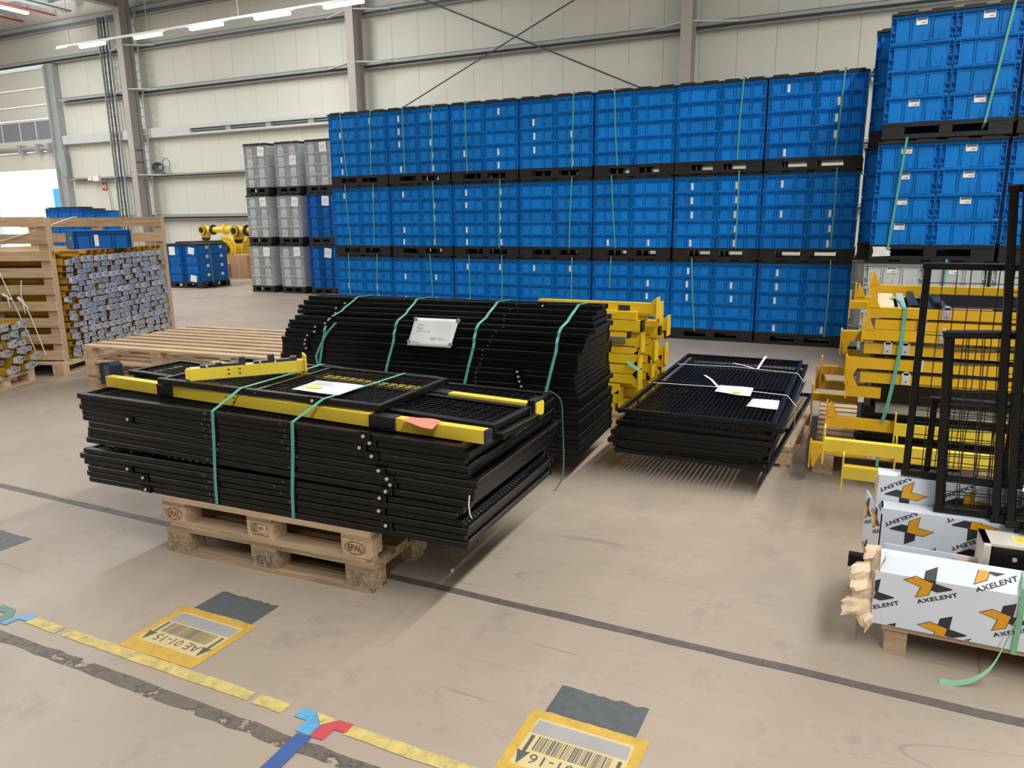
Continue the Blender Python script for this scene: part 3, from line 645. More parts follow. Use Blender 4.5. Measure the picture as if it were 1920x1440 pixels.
# ---- grey stacks at the far left of the wall
GX, GY = -12.92, 13.07
GC = crate_narrow(0.325, 0.50, 0.222, 'grey'); GB = crate_narrow(0.325, 0.50, 0.222, 'blue_deep')
GP = plastic_pallet_mesh(0.665, 1.02, 0.150); GL = lid_mesh(0.665, 1.02, 0.045)
NOTE = MB().box(0, 0.19, -0.004, 0, 0, 0.20).mesh('note_sheet', 'paper')
LINE = MB().box(0.03, 0.16, -0.006, -0.004, 0.115, 0.121).box(0.04, 0.12, -0.006, -0.004, 0.085, 0.089).mesh('print_lines', 'txt')
cn3 = ['left', 'middle', 'right']
for c in range(3):
    for k in range(3):
        x0 = GX + c * 0.875 + (-0.02, 0.0, 0.03)[k] * (1 if c < 2 else 1.0); z0 = k * 1.088; y0 = GY + (0.0, 0.02, -0.02)[c]
        blue = (c == 2 and k < 2)
        nm = f'{tname[k]} tier of the {cn3[c]} column in the far left stack'
        tag(obj('plastic_pallet', GP, None, (x0, y0, z0)), f'black plastic pallet under the {nm}', 'pallet', 'black pallets of the far left stack')
        tag(obj('stack_cover', GL, None, (x0, y0, z0 + 0.150 + 4 * 0.222)), f'black plastic cover closing the {nm}', 'cover', 'black covers of the far left stack')
        for hf in (0, 1):
            for dp in (0, 1):
                if dp == 1 and hf == 0: continue
                for r in range(4):
                    lab = f'{"blue" if blue else "grey"} crate {ORD[4-r]} from top, {"left" if hf == 0 else "right"} {"front" if dp == 0 else "back"}, {tname[k]} tier, {cn3[c]} far left column'
                    o = tag(obj('grip_crate', GB if blue else GC, None, (x0 + 0.004 + hf * 0.331, y0 + 0.006 + dp * 0.508, z0 + 0.150 + r * 0.222)), lab, 'crate', 'small crates of the far left stack')
                    if dp == 0 and hf == 1 and 4 - r == (2 if (c == 1 and k == 2) else 1):
                        n_ = obj('note_sheet', NOTE, o, (0.07, -0.004, 0.0), (0, (0.05, -0.07, 0.12)[(c + k) % 3], 0)); obj('print_lines', LINE, n_)
# ---- low blue load in front of the robots
LBm_side = crate_narrow(0.50, 0.47, 0.222, 'blue_deep')
rz = 0.08; ca_, sa_ = math.cos(rz), math.sin(rz)
def lbp(u, v): return (-15.79 + u * ca_ - v * sa_, 13.17 + u * sa_ + v * ca_)
LBP = plastic_pallet_mesh(1.06, 0.96, 0.150); LBL = lid_mesh(1.06, 0.96)
x, y = lbp(0, 0)
tag(obj('plastic_pallet', LBP, None, (x, y, 0), (0, 0, rz)), 'black plastic pallet under the low blue load before the robots', 'pallet')
tag(obj('stack_cover', LBL, None, (x, y, 0.150 + 4 * 0.222), (0, 0, rz)), 'black plastic cover on the low blue load before the robots', 'cover')
SQ = MB().box(0, 0.003, 0, 0.09, 0, 0.07).mesh('sticker', 'sticker')
for a in (0, 1):
    for b_ in (0, 1):
        for r in range(4):
            x, y = lbp(0.005 + a * 0.528, 0.006 + b_ * 0.478)
            o = tag(obj('grip_crate', LBm_side, None, (x, y, 0.150 + r * 0.222), (0, 0, rz)), f'blue crate {ORD[4-r]} from top, {"left" if a == 0 else "right"} {"front" if b_ == 0 else "back"}, low load before the robots', 'crate', 'blue crates of the low load')
            if a == 1: obj('sticker', SQ, o, (0.498, 0.22, 0.13))
            if a == 0 and b_ == 0 and r == 3: obj('note_sheet', NOTE, o, (0.1, -0.004, -0.02))
            if a == 1 and b_ == 0 and r in (0, 3): obj('note_sheet', NOTE, o, (0.16, -0.004, 0.02), (0, 0.15, 0), (1, 1, 0.8))
x, y = lbp(1.075, 0.30)
tag(obj('packing_strap', MB().ribbon([(x - 0.4, y, 1.08), (x, y, 1.08), (x + 0.005, y + 0.03, 0.6), (x, y + 0.05, 0.05)], 0.02, 0.003, (0, 1, 0)).mesh('packing_strap', 'strap_wall')), 'pale green strap over the low blue load before the robots', 'strap')
# grey load standing behind the low blue load
x, y = -16.75, 14.3
tag(obj('plastic_pallet', GP, None, (x, y, 0)), 'black plastic pallet of the grey load behind the low blue load', 'pallet')
tag(obj('stack_cover', GL, None, (x, y, 0.150 + 4 * 0.222)), 'black plastic cover of the grey load behind the low blue load', 'cover')
for a in (0, 1):
    for r in range(4):
        tag(obj('grip_crate', GC, None, (x + 0.004 + a * 0.331, y + 0.006, 0.150 + r * 0.222)), f'grey crate {ORD[4-r]} from top, {"left" if a == 0 else "right"} half, load behind the low blue load', 'crate', 'grey crates behind the low load')
# blue loads far behind the wooden frame near the door
FC = crate_wide(0.60, 0.40, 0.26, 'blue_deep')
for k, (xa, zt, n, nm) in enumerate(((-24.55, 2.06, 3, 'tallest'), (-22.75, 2.0, 1, 'lower'), (-22.13, 1.93, 1, 'lowest'))):
    for a in range(n):
        nz = 4
        hh = (zt - 0.12) / nz
        for r in range(nz):
            pos = f', {["left", "middle", "right"][a]} pile' if n == 3 else ''
            tag(obj('transport_crate', FC, None, (xa + a * 0.605, 16.0, 0.12 + r * hh), (0, 0, 0), (1, 1, hh / 0.26)), f'blue crate {ORD[nz-r]} from top{pos}, {nm} load behind the wooden frame', 'crate', 'blue crates behind the wooden frame')
    tag(obj('plastic_pallet', plastic_pallet_mesh(0.6 * n, 0.5, 0.12), None, (xa, 15.98, 0)), f'black plastic pallet under the {nm} blue load behind the wooden frame', 'pallet')
    tag(obj('stack_cover', lid_mesh(0.605 * n, 0.42, 0.03), None, (xa, 15.99, zt)), f'black plastic cover on the {nm} blue load behind the wooden frame', 'cover')
# ================================================================== WOODEN PALLETS
def epal(loc, rz, label, old=False, clean=False):
    """1200 x 800 pallet, long side along local x, origin at the front left floor corner"""
    t = empty('wooden_pallet', loc, rz, label, 'pallet')
    wm = 'wood_old' if old else 'wood'; cm = 'chip' if (old or not clean) else 'chip_new'
    for k, (y, w) in enumerate(((0, 0.145), (0.1925, 0.1), (0.3275, 0.145), (0.5075, 0.1), (0.655, 0.145))):
        obj('deck_board', MB().box(0, 1.2, y, y + w, 0.122, 0.144).mesh('deck_board', wm), t)
    for x in (0, 0.5275, 1.055):
        obj('stringer_board', MB().box(x, x + 0.145, 0, 0.8, 0.100, 0.122).mesh('stringer_board', 'wood_old'), t)
        for y, w in ((0, 0.1), (0.3275, 0.145), (0.7, 0.1)):
            obj('block', MB().box(x, x + 0.145, y, y + w, 0.022, 0.100).mesh('block', cm), t)
    for y, w in ((0, 0.1), (0.3275, 0.145), (0.7, 0.1)):
        c = 0.04
        obj('skid_board', MB().prism([(c, y), (1.2 - c, y), (1.2, y + c * .9), (1.2, y + w - c * .9), (1.2 - c, y + w), (c, y + w), (0, y + w - c * .9), (0, y + c * .9)], 'z', 0.0, 0.022).mesh('skid_board', wm), t)
    return t
def slat_pallet(loc, rz, lx, dy, n, label, h=0.145, bw=0.1, bx_=(0.0, 0.5, 1.0), mw='wood', cat='pallet', group=None):
    """slats along local x, spread in y, on blocks and cross boards"""
    t = empty('wooden_pallet', loc, rz, label, cat, group)
    p = (dy - bw) / (n - 1)
    sm = MB().box(0, lx, 0, bw, h - 0.022, h).mesh('deck_board', mw)
    for i in range(n): obj('deck_board', sm, t, (RND.uniform(-0.01, 0.01), i * p, 0))
    blk = MB().box(0, 0.12, 0, 0.10, 0.022, h - 0.044).mesh('block', 'chip_new')
    for f in bx_:
        x = f * (lx - 0.12)
        obj('stringer_board', MB().box(x, x + 0.12, 0, dy, h - 0.044, h - 0.022).mesh('stringer_board', mw), t)
        obj('skid_board', MB().box(x, x + 0.12, 0, dy, 0, 0.022).mesh('skid_board', mw), t)
        for y in (0.0, dy / 2 - 0.05, dy - 0.10): obj('block', blk, t, (x, y, 0))
    return t
P1 = (-3.063, 2.376); PY = 0.0446
lower = epal((P1[0] + 0.012, P1[1] - 0.002, 0), PY + 0.004, 'worn wooden pallet on the floor, lower of the two under the front panels', old=True)
upper = epal((P1[0], P1[1], 0.144), PY, 'wooden pallet with stamped blocks, upper of the two under the front panels', clean=True)
def ring(cx, cz, rx, rz_, w, y, m='brand', n=28):
    vs, fs = [], []
    for i in range(n):
        a = 2 * PI * i / n
        vs += [(cx + rx * math.cos(a), y, cz + rz_ * math.sin(a)), (cx + (rx - w) * math.cos(a), y, cz + (rz_ - w) * math.sin(a))]
    for i in range(n): j = (i + 1) % n; fs.append((2 * i, 2 * j, 2 * j + 1, 2 * i + 1))
    return MB().add(vs, fs).mesh('stamp_ring', m)
epm = text_mesh('EPAL', 0.072, 0.030, 'brand', 0.0)
for bx0 in (0.012, 1.066):
    obj('stamp_ring', ring(bx0 + 0.060, 0.063, 0.052, 0.030, 0.003, -0.0012), upper)
    obj('stamp', epm, upper, (bx0 + 0.024, -0.0012, 0.048), (PI / 2, 0, 0))
m = MB()
for z in (0.052, 0.062, 0.072, 0.082, 0.092): m.box(0.552, 0.572, -0.0012, 0, z, z + 0.0015)
m.box(0.552, 0.5535, -0.0012, 0, 0.052, 0.0935).box(0.5705, 0.572, -0.0012, 0, 0.052, 0.0935).box(0.572, 0.645, -0.0012, 0, 0.092, 0.0935).box(0.6435, 0.645, -0.0012, 0, 0.066, 0.0935)
obj('stamp_frame', m.mesh('stamp_frame', 'brand'), upper)
for s_, x, z, w, h in (('Ru', 0.577, 0.081, 0.016, 0.009), ('24 005', 0.577, 0.067, 0.045, 0.010), ('21', 0.577, 0.054, 0.014, 0.009), ('YOR BI TYB 2-03', 0.553, 0.034, 0.098, 0.010)):
    obj('stamp', text_mesh(s_, w, h, 'brand', 0.01), upper, (x, -0.0012, z), (PI / 2, 0, 0))
obj('stamp', text_mesh('GU', 0.09, 0.045, 'txt', 0.0), lower, (0.555, -0.0012, 0.036), (PI / 2, 0, 0))
epal((-3.0, 4.16, 0), 0.06, 'wooden pallet hidden under the tall black panel stack')
epal((-0.385, 4.93, 0), PI / 2 - 0.03, 'wooden pallet under the low black mesh panel stack', clean=True)
epal((-2.80, 5.30, 0), 0.02, 'wooden pallet under the lemon yellow post pile', clean=True)
slat_pallet((-0.255, 4.905, 0), 0.035, 1.75, 1.50, 11, 'long wooden pallet under the amber post pile at the right')
for k in range(3):
    slat_pallet((-6.88 + 0.02 * (k == 1), 4.655 + (0.02, 0.0, 0.01)[k], 0.147 * k), 0.075, 2.45, 1.42, 9, f'long slatted wooden pallet, {["bottom", "middle", "topmost"][k]} of the pile of three', h=0.147, bw=0.092, bx_=(0.0, 0.37, 0.72, 1.0), group='long slatted pallets piled by three')

# ================================================================== BLACK MESH FENCE PANELS
def panel_parts(L, Wd, T=0.030, tw=0.028, cross=(), px=0.05, py=0.030):
    c = 0.0035
    rail = MB().prism([(c, 0), (tw - c, 0), (tw, c), (tw, T - c), (tw - c, T), (c, T), (0, T - c), (0, c)], 'x', 0, L).box(-0.0006, 0.0, 0.005, tw - 0.005, 0.005, T - 0.005).box(L, L + 0.0006, 0.005, tw - 0.005, 0.005, T - 0.005).mesh('side_rail', 'black')
    end = MB().prism([(c, 0.001), (tw - c, 0.001), (tw, c), (tw, T - c), (tw - c, T - 0.001), (c, T - 0.001), (0, T - c), (0, c)], 'y', tw, Wd - tw).mesh('end_rail', 'black')
    cb = MB().box(-0.012, 0.012, tw, Wd - tw, 0.003, T - 0.004).mesh('crossbar', 'black')
    w = MB(); r = 0.0016; zc = T * 0.55
    def wire(x0, x1, y0, y1, z):
        if x1 - x0 > y1 - y0: vs = [(x, y, zz) for x in (x0, x1) for y, zz in ((y0, z - r), (y0, z + r), (y1, z + r), (y1, z - r))]
        else: vs = [(x, y, zz) for y in (y0, y1) for x, zz in ((x0, z - r), (x0, z + r), (x1, z + r), (x1, z - r))]
        w.add(vs, [(0, 1, 5, 4), (1, 2, 6, 5), (2, 3, 7, 6), (3, 0, 4, 7)])
    n = int(round((L - 2 * tw) / px))
    for i in range(1, n): x = tw + (L - 2 * tw) * i / n; wire(x - r, x + r, tw * 0.6, Wd - tw * 0.6, zc)
    n = int(round((Wd - 2 * tw) / py))
    for i in range(1, n): y = tw + (Wd - 2 * tw) * i / n; wire(tw * 0.6, L - tw * 0.6, y - r, y + r, zc + 2 * r)
    return dict(L=L, Wd=Wd, rail=rail, end=end, cb=cb, wires=w.mesh('wire_mesh', 'wire'), cross=cross, tw=tw, T=T)
PL = MB().box(-0.032, 0.032, -0.004, 0.0, 0.001, 0.033).box(0.026, 0.032, -0.010, 0.0, 0.001, 0.033).box(-0.016, 0.010, -0.008, -0.004, 0.006, 0.029).mesh('bracket', 'black')
BO = MB().cyl((0, -0.013, 0.016), (0, -0.004, 0.016), 0.0075, 10).cyl((0, -0.004, 0.016), (0, -0.003, 0.016), 0.012, 10).mesh('bolt', 'bolt')
HO = MB().cyl((0, -0.0015, 0.017), (0, 0.001, 0.017), 0.006, 8).mesh('fixing_hole', 'cable')
def fence_panel(P, loc, rot, label, group, brackets=(), holes=()):
    t = empty('mesh_panel', loc, rot, label, 'fence panel', group)
    obj('side_rail', P['rail'], t); obj('side_rail', P['rail'], t, (0, P['Wd'] - P['tw'], 0))
    obj('end_rail', P['end'], t, (0.004, 0, 0)); obj('end_rail', P['end'], t, (P['L'] - P['tw'] - 0.004, 0, 0))
    for c in P['cross']: obj('crossbar', P['cb'], t, (P['L'] * c, 0, 0))
    w = obj('wire_mesh', P['wires'], t); w['kind'] = 'stuff'
    for x in brackets:
        b = obj('bracket', PL, t, (x, 0, 0)); obj('bolt', BO, b, (0, 0, 0))
    for x in holes: obj('fixing_hole', HO, t, (x, 0, 0))
    return t
PA = panel_parts(2.19, 1.0, T=0.0285, cross=(0.39,))
n15 = list(range(15)); TILT = 0.0145
LX = [-3.581, -3.535, -3.554, -3.551, -3.551, -3.51, -3.543, -3.553, -3.556, -3.622, -3.652, -3.626, -3.595, -3.619, -3.591]
RXs = [-1.408, -1.416, -1.436, -1.408, -1.411, -1.369, -1.351, -1.366, -1.38, -1.386, -1.423, -1.402, -1.379, -1.385, -1.386]
rb = {0: [1.73], 1: [1.735], 2: [1.70], 3: [0.33, 1.745], 5: [1.74], 6: [1.79], 7: [1.81], 8: [1.80], 9: [1.80], 11: [0.32, 1.80], 12: [0.40], 13: [1.82], 14: [0.41]}
for i in n15:
    z = (0.5035 + 0.0285 * (8 - i)) if i < 9 else (0.2885 + 0.0305 * (14 - i))
    cx = (LX[i] + RXs[i]) / 2 - 1.095
    fence_panel(PA, (cx, 2.370 + (cx + 3.58) * 0.04 + RND.uniform(-0.004, 0.004), z), (0, TILT if i < 9 else 0, 0.04 + RND.uniform(-0.003, 0.003)),
                f'black mesh fence panel, {ORD[i+1]} from the top of the full-length panels in the front stack', 'black panels of the front stack',
                rb.get(i, []), [0.83 + RND.uniform(-0.03, 0.03), 0.86, 1.30 + RND.uniform(-0.03, 0.03)])
gap = tag(obj('timber_spacer', MB().box(-3.3, -3.2, 2.55, 3.30, 0.4705, 0.499).mesh('timber_spacer', 'wood_old')), 'thin wooden slat in the left of the gap inside the front stack', 'slat')
gap = tag(obj('timber_spacer', MB().box(-1.78, -1.70, 2.62, 3.35, 0.4705, 0.4755).mesh('timber_spacer', 'wood_old')), 'thin wooden slat in the right of the gap inside the front stack', 'slat')
# narrower panels on top
PB = panel_parts(2.27, 0.34, cross=())
fence_panel(PB, (-3.56, 2.680, 0.760), (0, TILT, -0.039), 'narrow black mesh panel behind the long lemon post, lower of two', 'narrow panels on the front stack')
fence_panel(PB, (-3.60, 2.680, 0.7905), (0, TILT, -0.039), 'narrow black mesh panel behind the long lemon post, upper of two', 'narrow panels on the front stack', [1.66])
PT = panel_parts(1.31, 0.61, cross=(0.46,), px=0.05, py=0.030)
fence_panel(PT, (-3.165, 2.508, 0.8145), (0, TILT, 0.032), 'short black mesh panel lying topmost on the front stack with a paper on it', None, [0.955], [0.62])

# ---- posts on the front stack
def post(L, w, h, m, loc, rot, label, group=None, plate=None, cap=None, latches=(), holes=(), plate_len=0.16, clamp=(), cat='post', name='fence_post'):
    """rectangular post along local x, origin at the low front corner of the left end; plate: 'up' / 'down' / 'both' gusset direction at the left end"""
    t = empty(name, loc, rot, label, cat, group)
    b = MB().box(0, L, 0, w, 0, h)
    tb = obj('post_tube', b.mesh('post_tube', m), t)
    if cap == 'left' or cap == 'both': obj('end_cap', MB().box(-0.022, 0, -0.001, w + 0.001, -0.001, h + 0.001).mesh('end_cap', 'txt'), t)
    if cap == 'right' or cap == 'both': obj('end_cap', MB().box(L, L + 0.014, -0.001, w + 0.001, -0.001, h + 0.001).mesh('end_cap', 'dkblue_pl'), t)
    if plate:
        e = plate_len / 2
        sgn = {'up': 1, 'down': -1, 'both': 0}[plate]
        z0, z1 = (-0.01, h + e) if sgn > 0 else (-e, h + 0.01) if sgn < 0 else (-e * .7, h + e * .7)
        obj('foot_plate', MB().box(-0.008, 0, -0.02, w + 0.02, z0, z1).mesh('foot_plate', m), t)
        if sgn: 
            g = [(0, h), (0.012, h + e * 0.95), (0.02, h + e * 0.95), (0.058, h)] if sgn > 0 else [(0, 0), (0.058, 0), (0.02, -e * 0.95), (0.012, -e * 0.95)]
            obj('gusset', MB().prism(g, 'y', -0.003, 0.004).mesh('gusset', m), t); obj('gusset', MB().prism(g, 'y', w - 0.004, w + 0.003).mesh('gusset', m), t)
    for x in latches:
        lt = obj('latch', MB().box(x - 0.022, x + 0.022, -0.012, 0.0, 0.004, h + 0.012).box(x - 0.015, x + 0.015, -0.016, -0.012, 0.018, h - 0.004).box(x - 0.012, x + 0.012, -0.012, w * .5, h, h + 0.02).mesh('latch', 'chrome'), t)
        obj('latch_bolt', MB().cyl((x, -0.020, h * .38), (x, -0.012, h * .38), 0.005, 8).mesh('latch_bolt', 'txt'), lt)
    for x in holes:
        mm = MB()
        for dx in (0, 0.052):
            for z in (h * 0.35, h * 0.72): mm.cyl((x + dx, -0.0008, z), (x + dx, 0.001, z), 0.0045, 8).cyl((x + dx - 0.006, -0.0008, z), (x + dx - 0.006, 0.001, z), 0.003, 6)
        obj('slot_hole', mm.mesh('slot_hole', 'ink'), t)['kind'] = 'stuff'
    for x, l_ in clamp: obj('clamp', MB().box(x, x + l_, -0.012, w + 0.004, -0.001, h + 0.002).box(x + 0.01, x + l_ - 0.012, -0.018, -0.012, 0.012, h - 0.012).mesh('clamp', 'black_pl'), t)
    return t
post(2.25, 0.046, 0.055, 'lemon', (-3.59, 2.535, 0.7595), (0, TILT, -0.009), 'long lemon yellow post lying along the front of the front stack', cap='right', holes=(0.86,), clamp=((0.40, 0.10), (1.70, 0.13)))
c = post(2.03, 0.05, 0.055, 'lemon', (-3.40, 3.055, 0.757), (0, TILT, -0.032), 'lemon yellow post lying along the back of the front stack', cap='right', clamp=((1.50, 0.11),))
obj('end_cover', MB().box(2.044, 2.08, -0.02, 0.07, -0.012, 0.075).mesh('end_cover', 'black_pl'), c)
obj('end_face', MB().prism([(-0.008, 0.0), (0.058, 0.0), (0.064, 0.008), (0.064, 0.058), (0.058, 0.064), (-0.008, 0.064), (-0.014, 0.058), (-0.014, 0.008)], 'x', 2.08, 2.086).mesh('end_face', 'lemon'), c)
d = post(0.545, 0.06, 0.058, 'lemon', (-2.965, 2.535, 0.8415), (0, 0, 0.86), 'short lemon yellow post with dark brackets lying across the top panel', holes=(0.18, ))
obj('end_plate', MB().box(0.545, 0.555, -0.02, 0.08, -0.0, 0.085).mesh('end_plate', 'lemon'), d)
obj('end_plate', MB().prism([(0.0, 0.004), (0.0, 0.052), (-0.012, 0.058), (-0.02, 0.045), (-0.02, 0.012)], 'y', 0.002, 0.058).mesh('end_plate', 'lemon'), d)
for x0, l_ in ((0.05, 0.10), (0.14, 0.12), (0.30, 0.10), (0.41, 0.10)):
    k_ = MB().box(x0, x0 + l_, 0.006, 0.046, 0.058, 0.070).box(x0 + l_ - 0.03, x0 + l_, 0.004, 0.048, 0.070, 0.098 if x0 in (0.14, 0.30) else 0.078)
    hb = obj('hinge_bracket', k_.mesh('hinge_bracket', 'dkblue_pl'), d)
    if x0 in (0.05, 0.30): obj('bolt', MB().cyl((x0 + 0.03, 0.0, 0.066), (x0 + 0.03, 0.006, 0.066), 0.006, 8).mesh('bolt', 'bolt'), hb)
pr_ = MB().prism([(-0.045, 0.0), (0.045, 0.0), (0.042, 0.10), (0.02, 0.118), (-0.03, 0.116), (-0.046, 0.10)], 'y', 0, 0.07)
t = tag(obj('corner_protector', pr_.mesh('protector_shell', 'dkblue_pl'), None, (-3.635, 2.575, 0.760), (0, 0, 0.1)), 'blue-black plastic corner piece standing at the left end of the long lemon post', 'protector')
obj('groove', MB().box(-0.008, 0.026, -0.004, 0.0, 0.02, 0.104).mesh('groove', 'cable'), t)
def sheet(name, pts, z, m, label, cat, wob=0.004, marks=()):
    """thin paper: quad subdivided and gently curled"""
    n = 8; vs = []; P = [Vector((*p, 0)) for p in pts]
    for j in range(n + 1):
        for i in range(n + 1):
            u, v = i / n, j / n
            p = P[0] * (1 - u) * (1 - v) + P[1] * (1 - u) * v + P[2] * u * v + P[3] * u * (1 - v)
            vs.append((p.x, p.y, z + wob * math.sin(u * 5 + 1) * math.cos(v * 4) + wob))
    fs = [(j * (n + 1) + i, j * (n + 1) + i + 1, (j + 1) * (n + 1) + i + 1, (j + 1) * (n + 1) + i) for j in range(n) for i in range(n)]
    me = MB().add(vs, fs, 0, True).mesh(name, m); o = tag(obj(name, me), label, cat)
    md = o.modifiers.new('thick', 'SOLIDIFY'); md.thickness = 0.0006
    return o
pp = sheet('paper_sheet', [(-2.400, 2.610), (-2.430, 2.825), (-2.135, 2.815), (-2.125, 2.612)], 0.8325, 'paper', 'white paper sheet with yellow marking on the topmost panel under a strap', 'paper', 0.002)
obj('yellow_mark', MB().prism([(-2.37, 2.665), (-2.37, 2.705), (-2.285, 2.70), (-2.285, 2.66)], 'z', 0.8372, 0.8375).mesh('yellow_mark', 'hi'), pp)
m = MB()
for k in range(7): m.box(-2.39 + 0.002 * k, -2.32 + RND.uniform(0, 0.12), 2.79 - 0.012 * k, 2.792 - 0.012 * k, 0.8372, 0.8375)
obj('print_lines', m.mesh('print_lines', 'txt'), pp)
sheet('paper_sheet', [(-1.70, 2.470), (-1.71, 2.560), (-1.555, 2.545), (-1.525, 2.430)], 0.788, 'pink', 'pink paper slip lying on the long lemon post', 'paper', 0.005)
# straps of the front stack
def strap(pts, label, w=0.018, m='strap', wd=(1, 0, 0), group='green straps'):
    return tag(obj('packing_strap', MB().ribbon(pts, w, 0.0012, wd).mesh('packing_strap', m)), label, 'strap', group)
for xa, lb, ov in (((-2.719, -2.687, -2.623, -2.653), 'left', 0), ((-2.27, -2.232, -2.143, -2.125), 'right', 0.003)):
    x0, x1, x2, x3 = xa
    f = 2.372 + (x0 + 3.58) * 0.04
    pts = [(x0 + 0.002, f + 0.05, 0.262), (x0, f - 0.006, 0.262), (x0 * .72 + x1 * .28, f - 0.009, 0.42), (x1 * .8 + x0 * .2, f - 0.009, 0.60), (x1, f - 0.006, 0.764 - 0.0145 * (x1 + 3.58)), (x2, 2.520 + ov, 0.848 - 0.0145 * (x2 + 3.165)), (x2 * .5 + x3 * .5, 2.83, 0.847 - 0.0145 * (x2 + 3.165)), (x3, 3.145, 0.848 - 0.0145 * (x3 + 3.165)), (x3, f + 1.03, 0.755), (x3, f + 1.035, 0.30)]
    strap(pts, f'turquoise strap over the front stack, {lb} one', group='straps of the front stack')
strap(smooth([(-1.46, 3.40, 0.76), (-1.385, 3.43, 0.70), (-1.378, 3.44, 0.58), (-1.372, 3.44, 0.47), (-1.375, 3.455, 0.36), (-1.39, 3.47, 0.26), (-1.43, 3.46, 0.19)]), 'loose turquoise strap end hanging at the right rear of the front stack', 0.018, wd=(0.6, -0.6, 0.2), group='straps of the front stack')
tag(obj('cable_tie', MB().ribbon([(-1.375, 2.45, 0.53), (-1.378, 2.447, 0.49), (-1.37, 2.44, 0.455), (-1.362, 2.44, 0.44)], 0.006, 0.001, (1, 0, 0)).mesh('cable_tie', 'white_strap')), 'white tie hanging at the right front corner of the front stack', 'tie')
t = tag(obj('hanging_pin', MB().cyl((-1.66, 2.78, 0.12), (-1.655, 2.765, 0.01), 0.002, 6).mesh('pin_wire', 'cable')), 'thin wire with white ends beside the front pallet', 'pin')
obj('pin_head', MB().cyl((-1.668, 2.80, 0.165), (-1.66, 2.78, 0.12), 0.005, 8).cyl((-1.655, 2.765, 0.0), (-1.655, 2.765, 0.015), 0.008, 8).mesh('pin_head', 'white'), t)

# ================================================================== TALL BLACK PANEL STACK
R2 = [-1.55, -1.545, -1.55, -1.55, -1.545, -1.555, -1.55, -1.545, -1.56, -1.555, -1.58, -1.575, -1.55, -1.57, -1.575, -1.58, -1.585, -1.585, -1.57, -1.565, -1.565, -1.565, -1.545, -1.53, -1.53, -1.51, -1.475, -1.51, -1.53, -1.52, -1.49]
W2 = [0.80] * 21 + [0.72, 0.65, 0.60, 0.55, 0.50, 0.42, 0.42, 0.33, 0.22, 0.13]
F2 = [0.0] * 21 + [0.0, 0.01, 0.01, 0.03, 0.03, 0.05, 0.12, 0.15, 0.20, 0.22]
PSW = {w_: panel_parts(2.19, w_, T=0.0285, cross=(0.4,) if w_ > 0.3 else ()) for w_ in set(W2)}
Y2 = 0.06
def s2front(k): return 4.00 + 0.0012 * min(k, 21) + F2[k]
for k in range(31):
    z = 0.144 + 0.0299 * k
    x0 = R2[k] - 2.19 * math.cos(Y2)
    br = []
    if 19 <= k <= 29: br.append((0.36, 0.33, 0.33, 0.30, 0.31, 0.24, 0.25, 0.20, 0.21, 0.20, 0.21)[29 - k])
    if 12 <= k <= 17: br.append((1.82, 1.83, 1.83, 1.84, 1.85, 1.86)[17 - k])
    if k == 30: br = [1.80]
    fence_panel(PSW[W2[k]], (x0, s2front(k) + RND.uniform(-0.004, 0.004), z), (0, 0, Y2 + RND.uniform(-0.002, 0.002)),
                f'{"narrow " if W2[k] < 0.5 else ""}black mesh fence panel, {ORD[31-k]} from the top of the tall stack', 'black panels of the tall stack', br, [1.62 - 0.01 * (30 - k) * .6])
def s2y(x, k): return s2front(k) + (x + 3.74) * math.tan(Y2)
def s2p(x, k, off=0.012): return (x, s2y(x, k) - off, 0.144 + 0.0299 * k + 0.029)
for n, (xt, xm, xb, nm) in enumerate(((-3.262, -3.385, -3.458, 'leftmost'), (-2.787, -2.835, -2.934, 'second'), (-2.194, -2.25, -2.335, 'third'), (-1.646, -1.70, -1.778, 'rightmost'))):
    pts = [(xt + 0.03, s2y(xt, 30) + 0.13, 1.073), (xt + 0.005, s2y(xt, 30) - 0.003, 1.0735)] + [s2p(xt + (xm - xt) * f_, k_, 0.008) for k_, f_ in ((29, 0.2), (28, 0.35), (27, 0.5), (26, 0.75), (25, 0.9), (24, 1.0), (23, 1.0), (22, 1.02), (21, 1.05))] + [s2p(xm * .6 + xb * .4, 17), s2p(xb, 10), s2p(xb + 0.005, 0)]
    strap(pts, f'turquoise strap down the face of the tall stack, {nm}' + (' from left' if n in (1, 2) else ''), 0.020, group='straps of the tall stack')
strap([s2p(-3.27, 25, 0.05), s2p(-3.33, 23, 0.04), s2p(-3.40, 20, 0.02), s2p(-3.45, 17, 0.016), s2p(-3.43, 13, 0.018), s2p(-3.38, 10, 0.02)], 'loose turquoise strap tail at the left of the tall stack', 0.020, group='straps of the tall stack')
ys = s2y(-2.53, 21) - 0.020
sg = MB(); n = 8
vs = []
for j in range(n + 1):
    for i in range(n + 1):
        u, v = i / n, j / n
        x = (-2.688 + 0.318 * u) * v + (-2.722 + 0.318 * u) * (1 - v)
        vs.append((x, ys + (u - 0.5) * 0.318 * math.tan(Y2) - 0.006 * math.sin(v * PI) * math.sin(u * 7) + 0.055 * v - 0.006 * (1 - v) ** 3, 0.796 + 0.176 * v))
fs = [(j * (n + 1) + i, j * (n + 1) + i + 1, (j + 1) * (n + 1) + i + 1, (j + 1) * (n + 1) + i) for j in range(n) for i in range(n)]
sg = tag(obj('paper_sign', MB().add(vs, fs, 0, True).mesh('paper_sign', 'paper')), 'white paper sign held by four magnets on the tall black stack', 'sign')
sg.modifiers.new('thick', 'SOLIDIFY').thickness = 0.0006
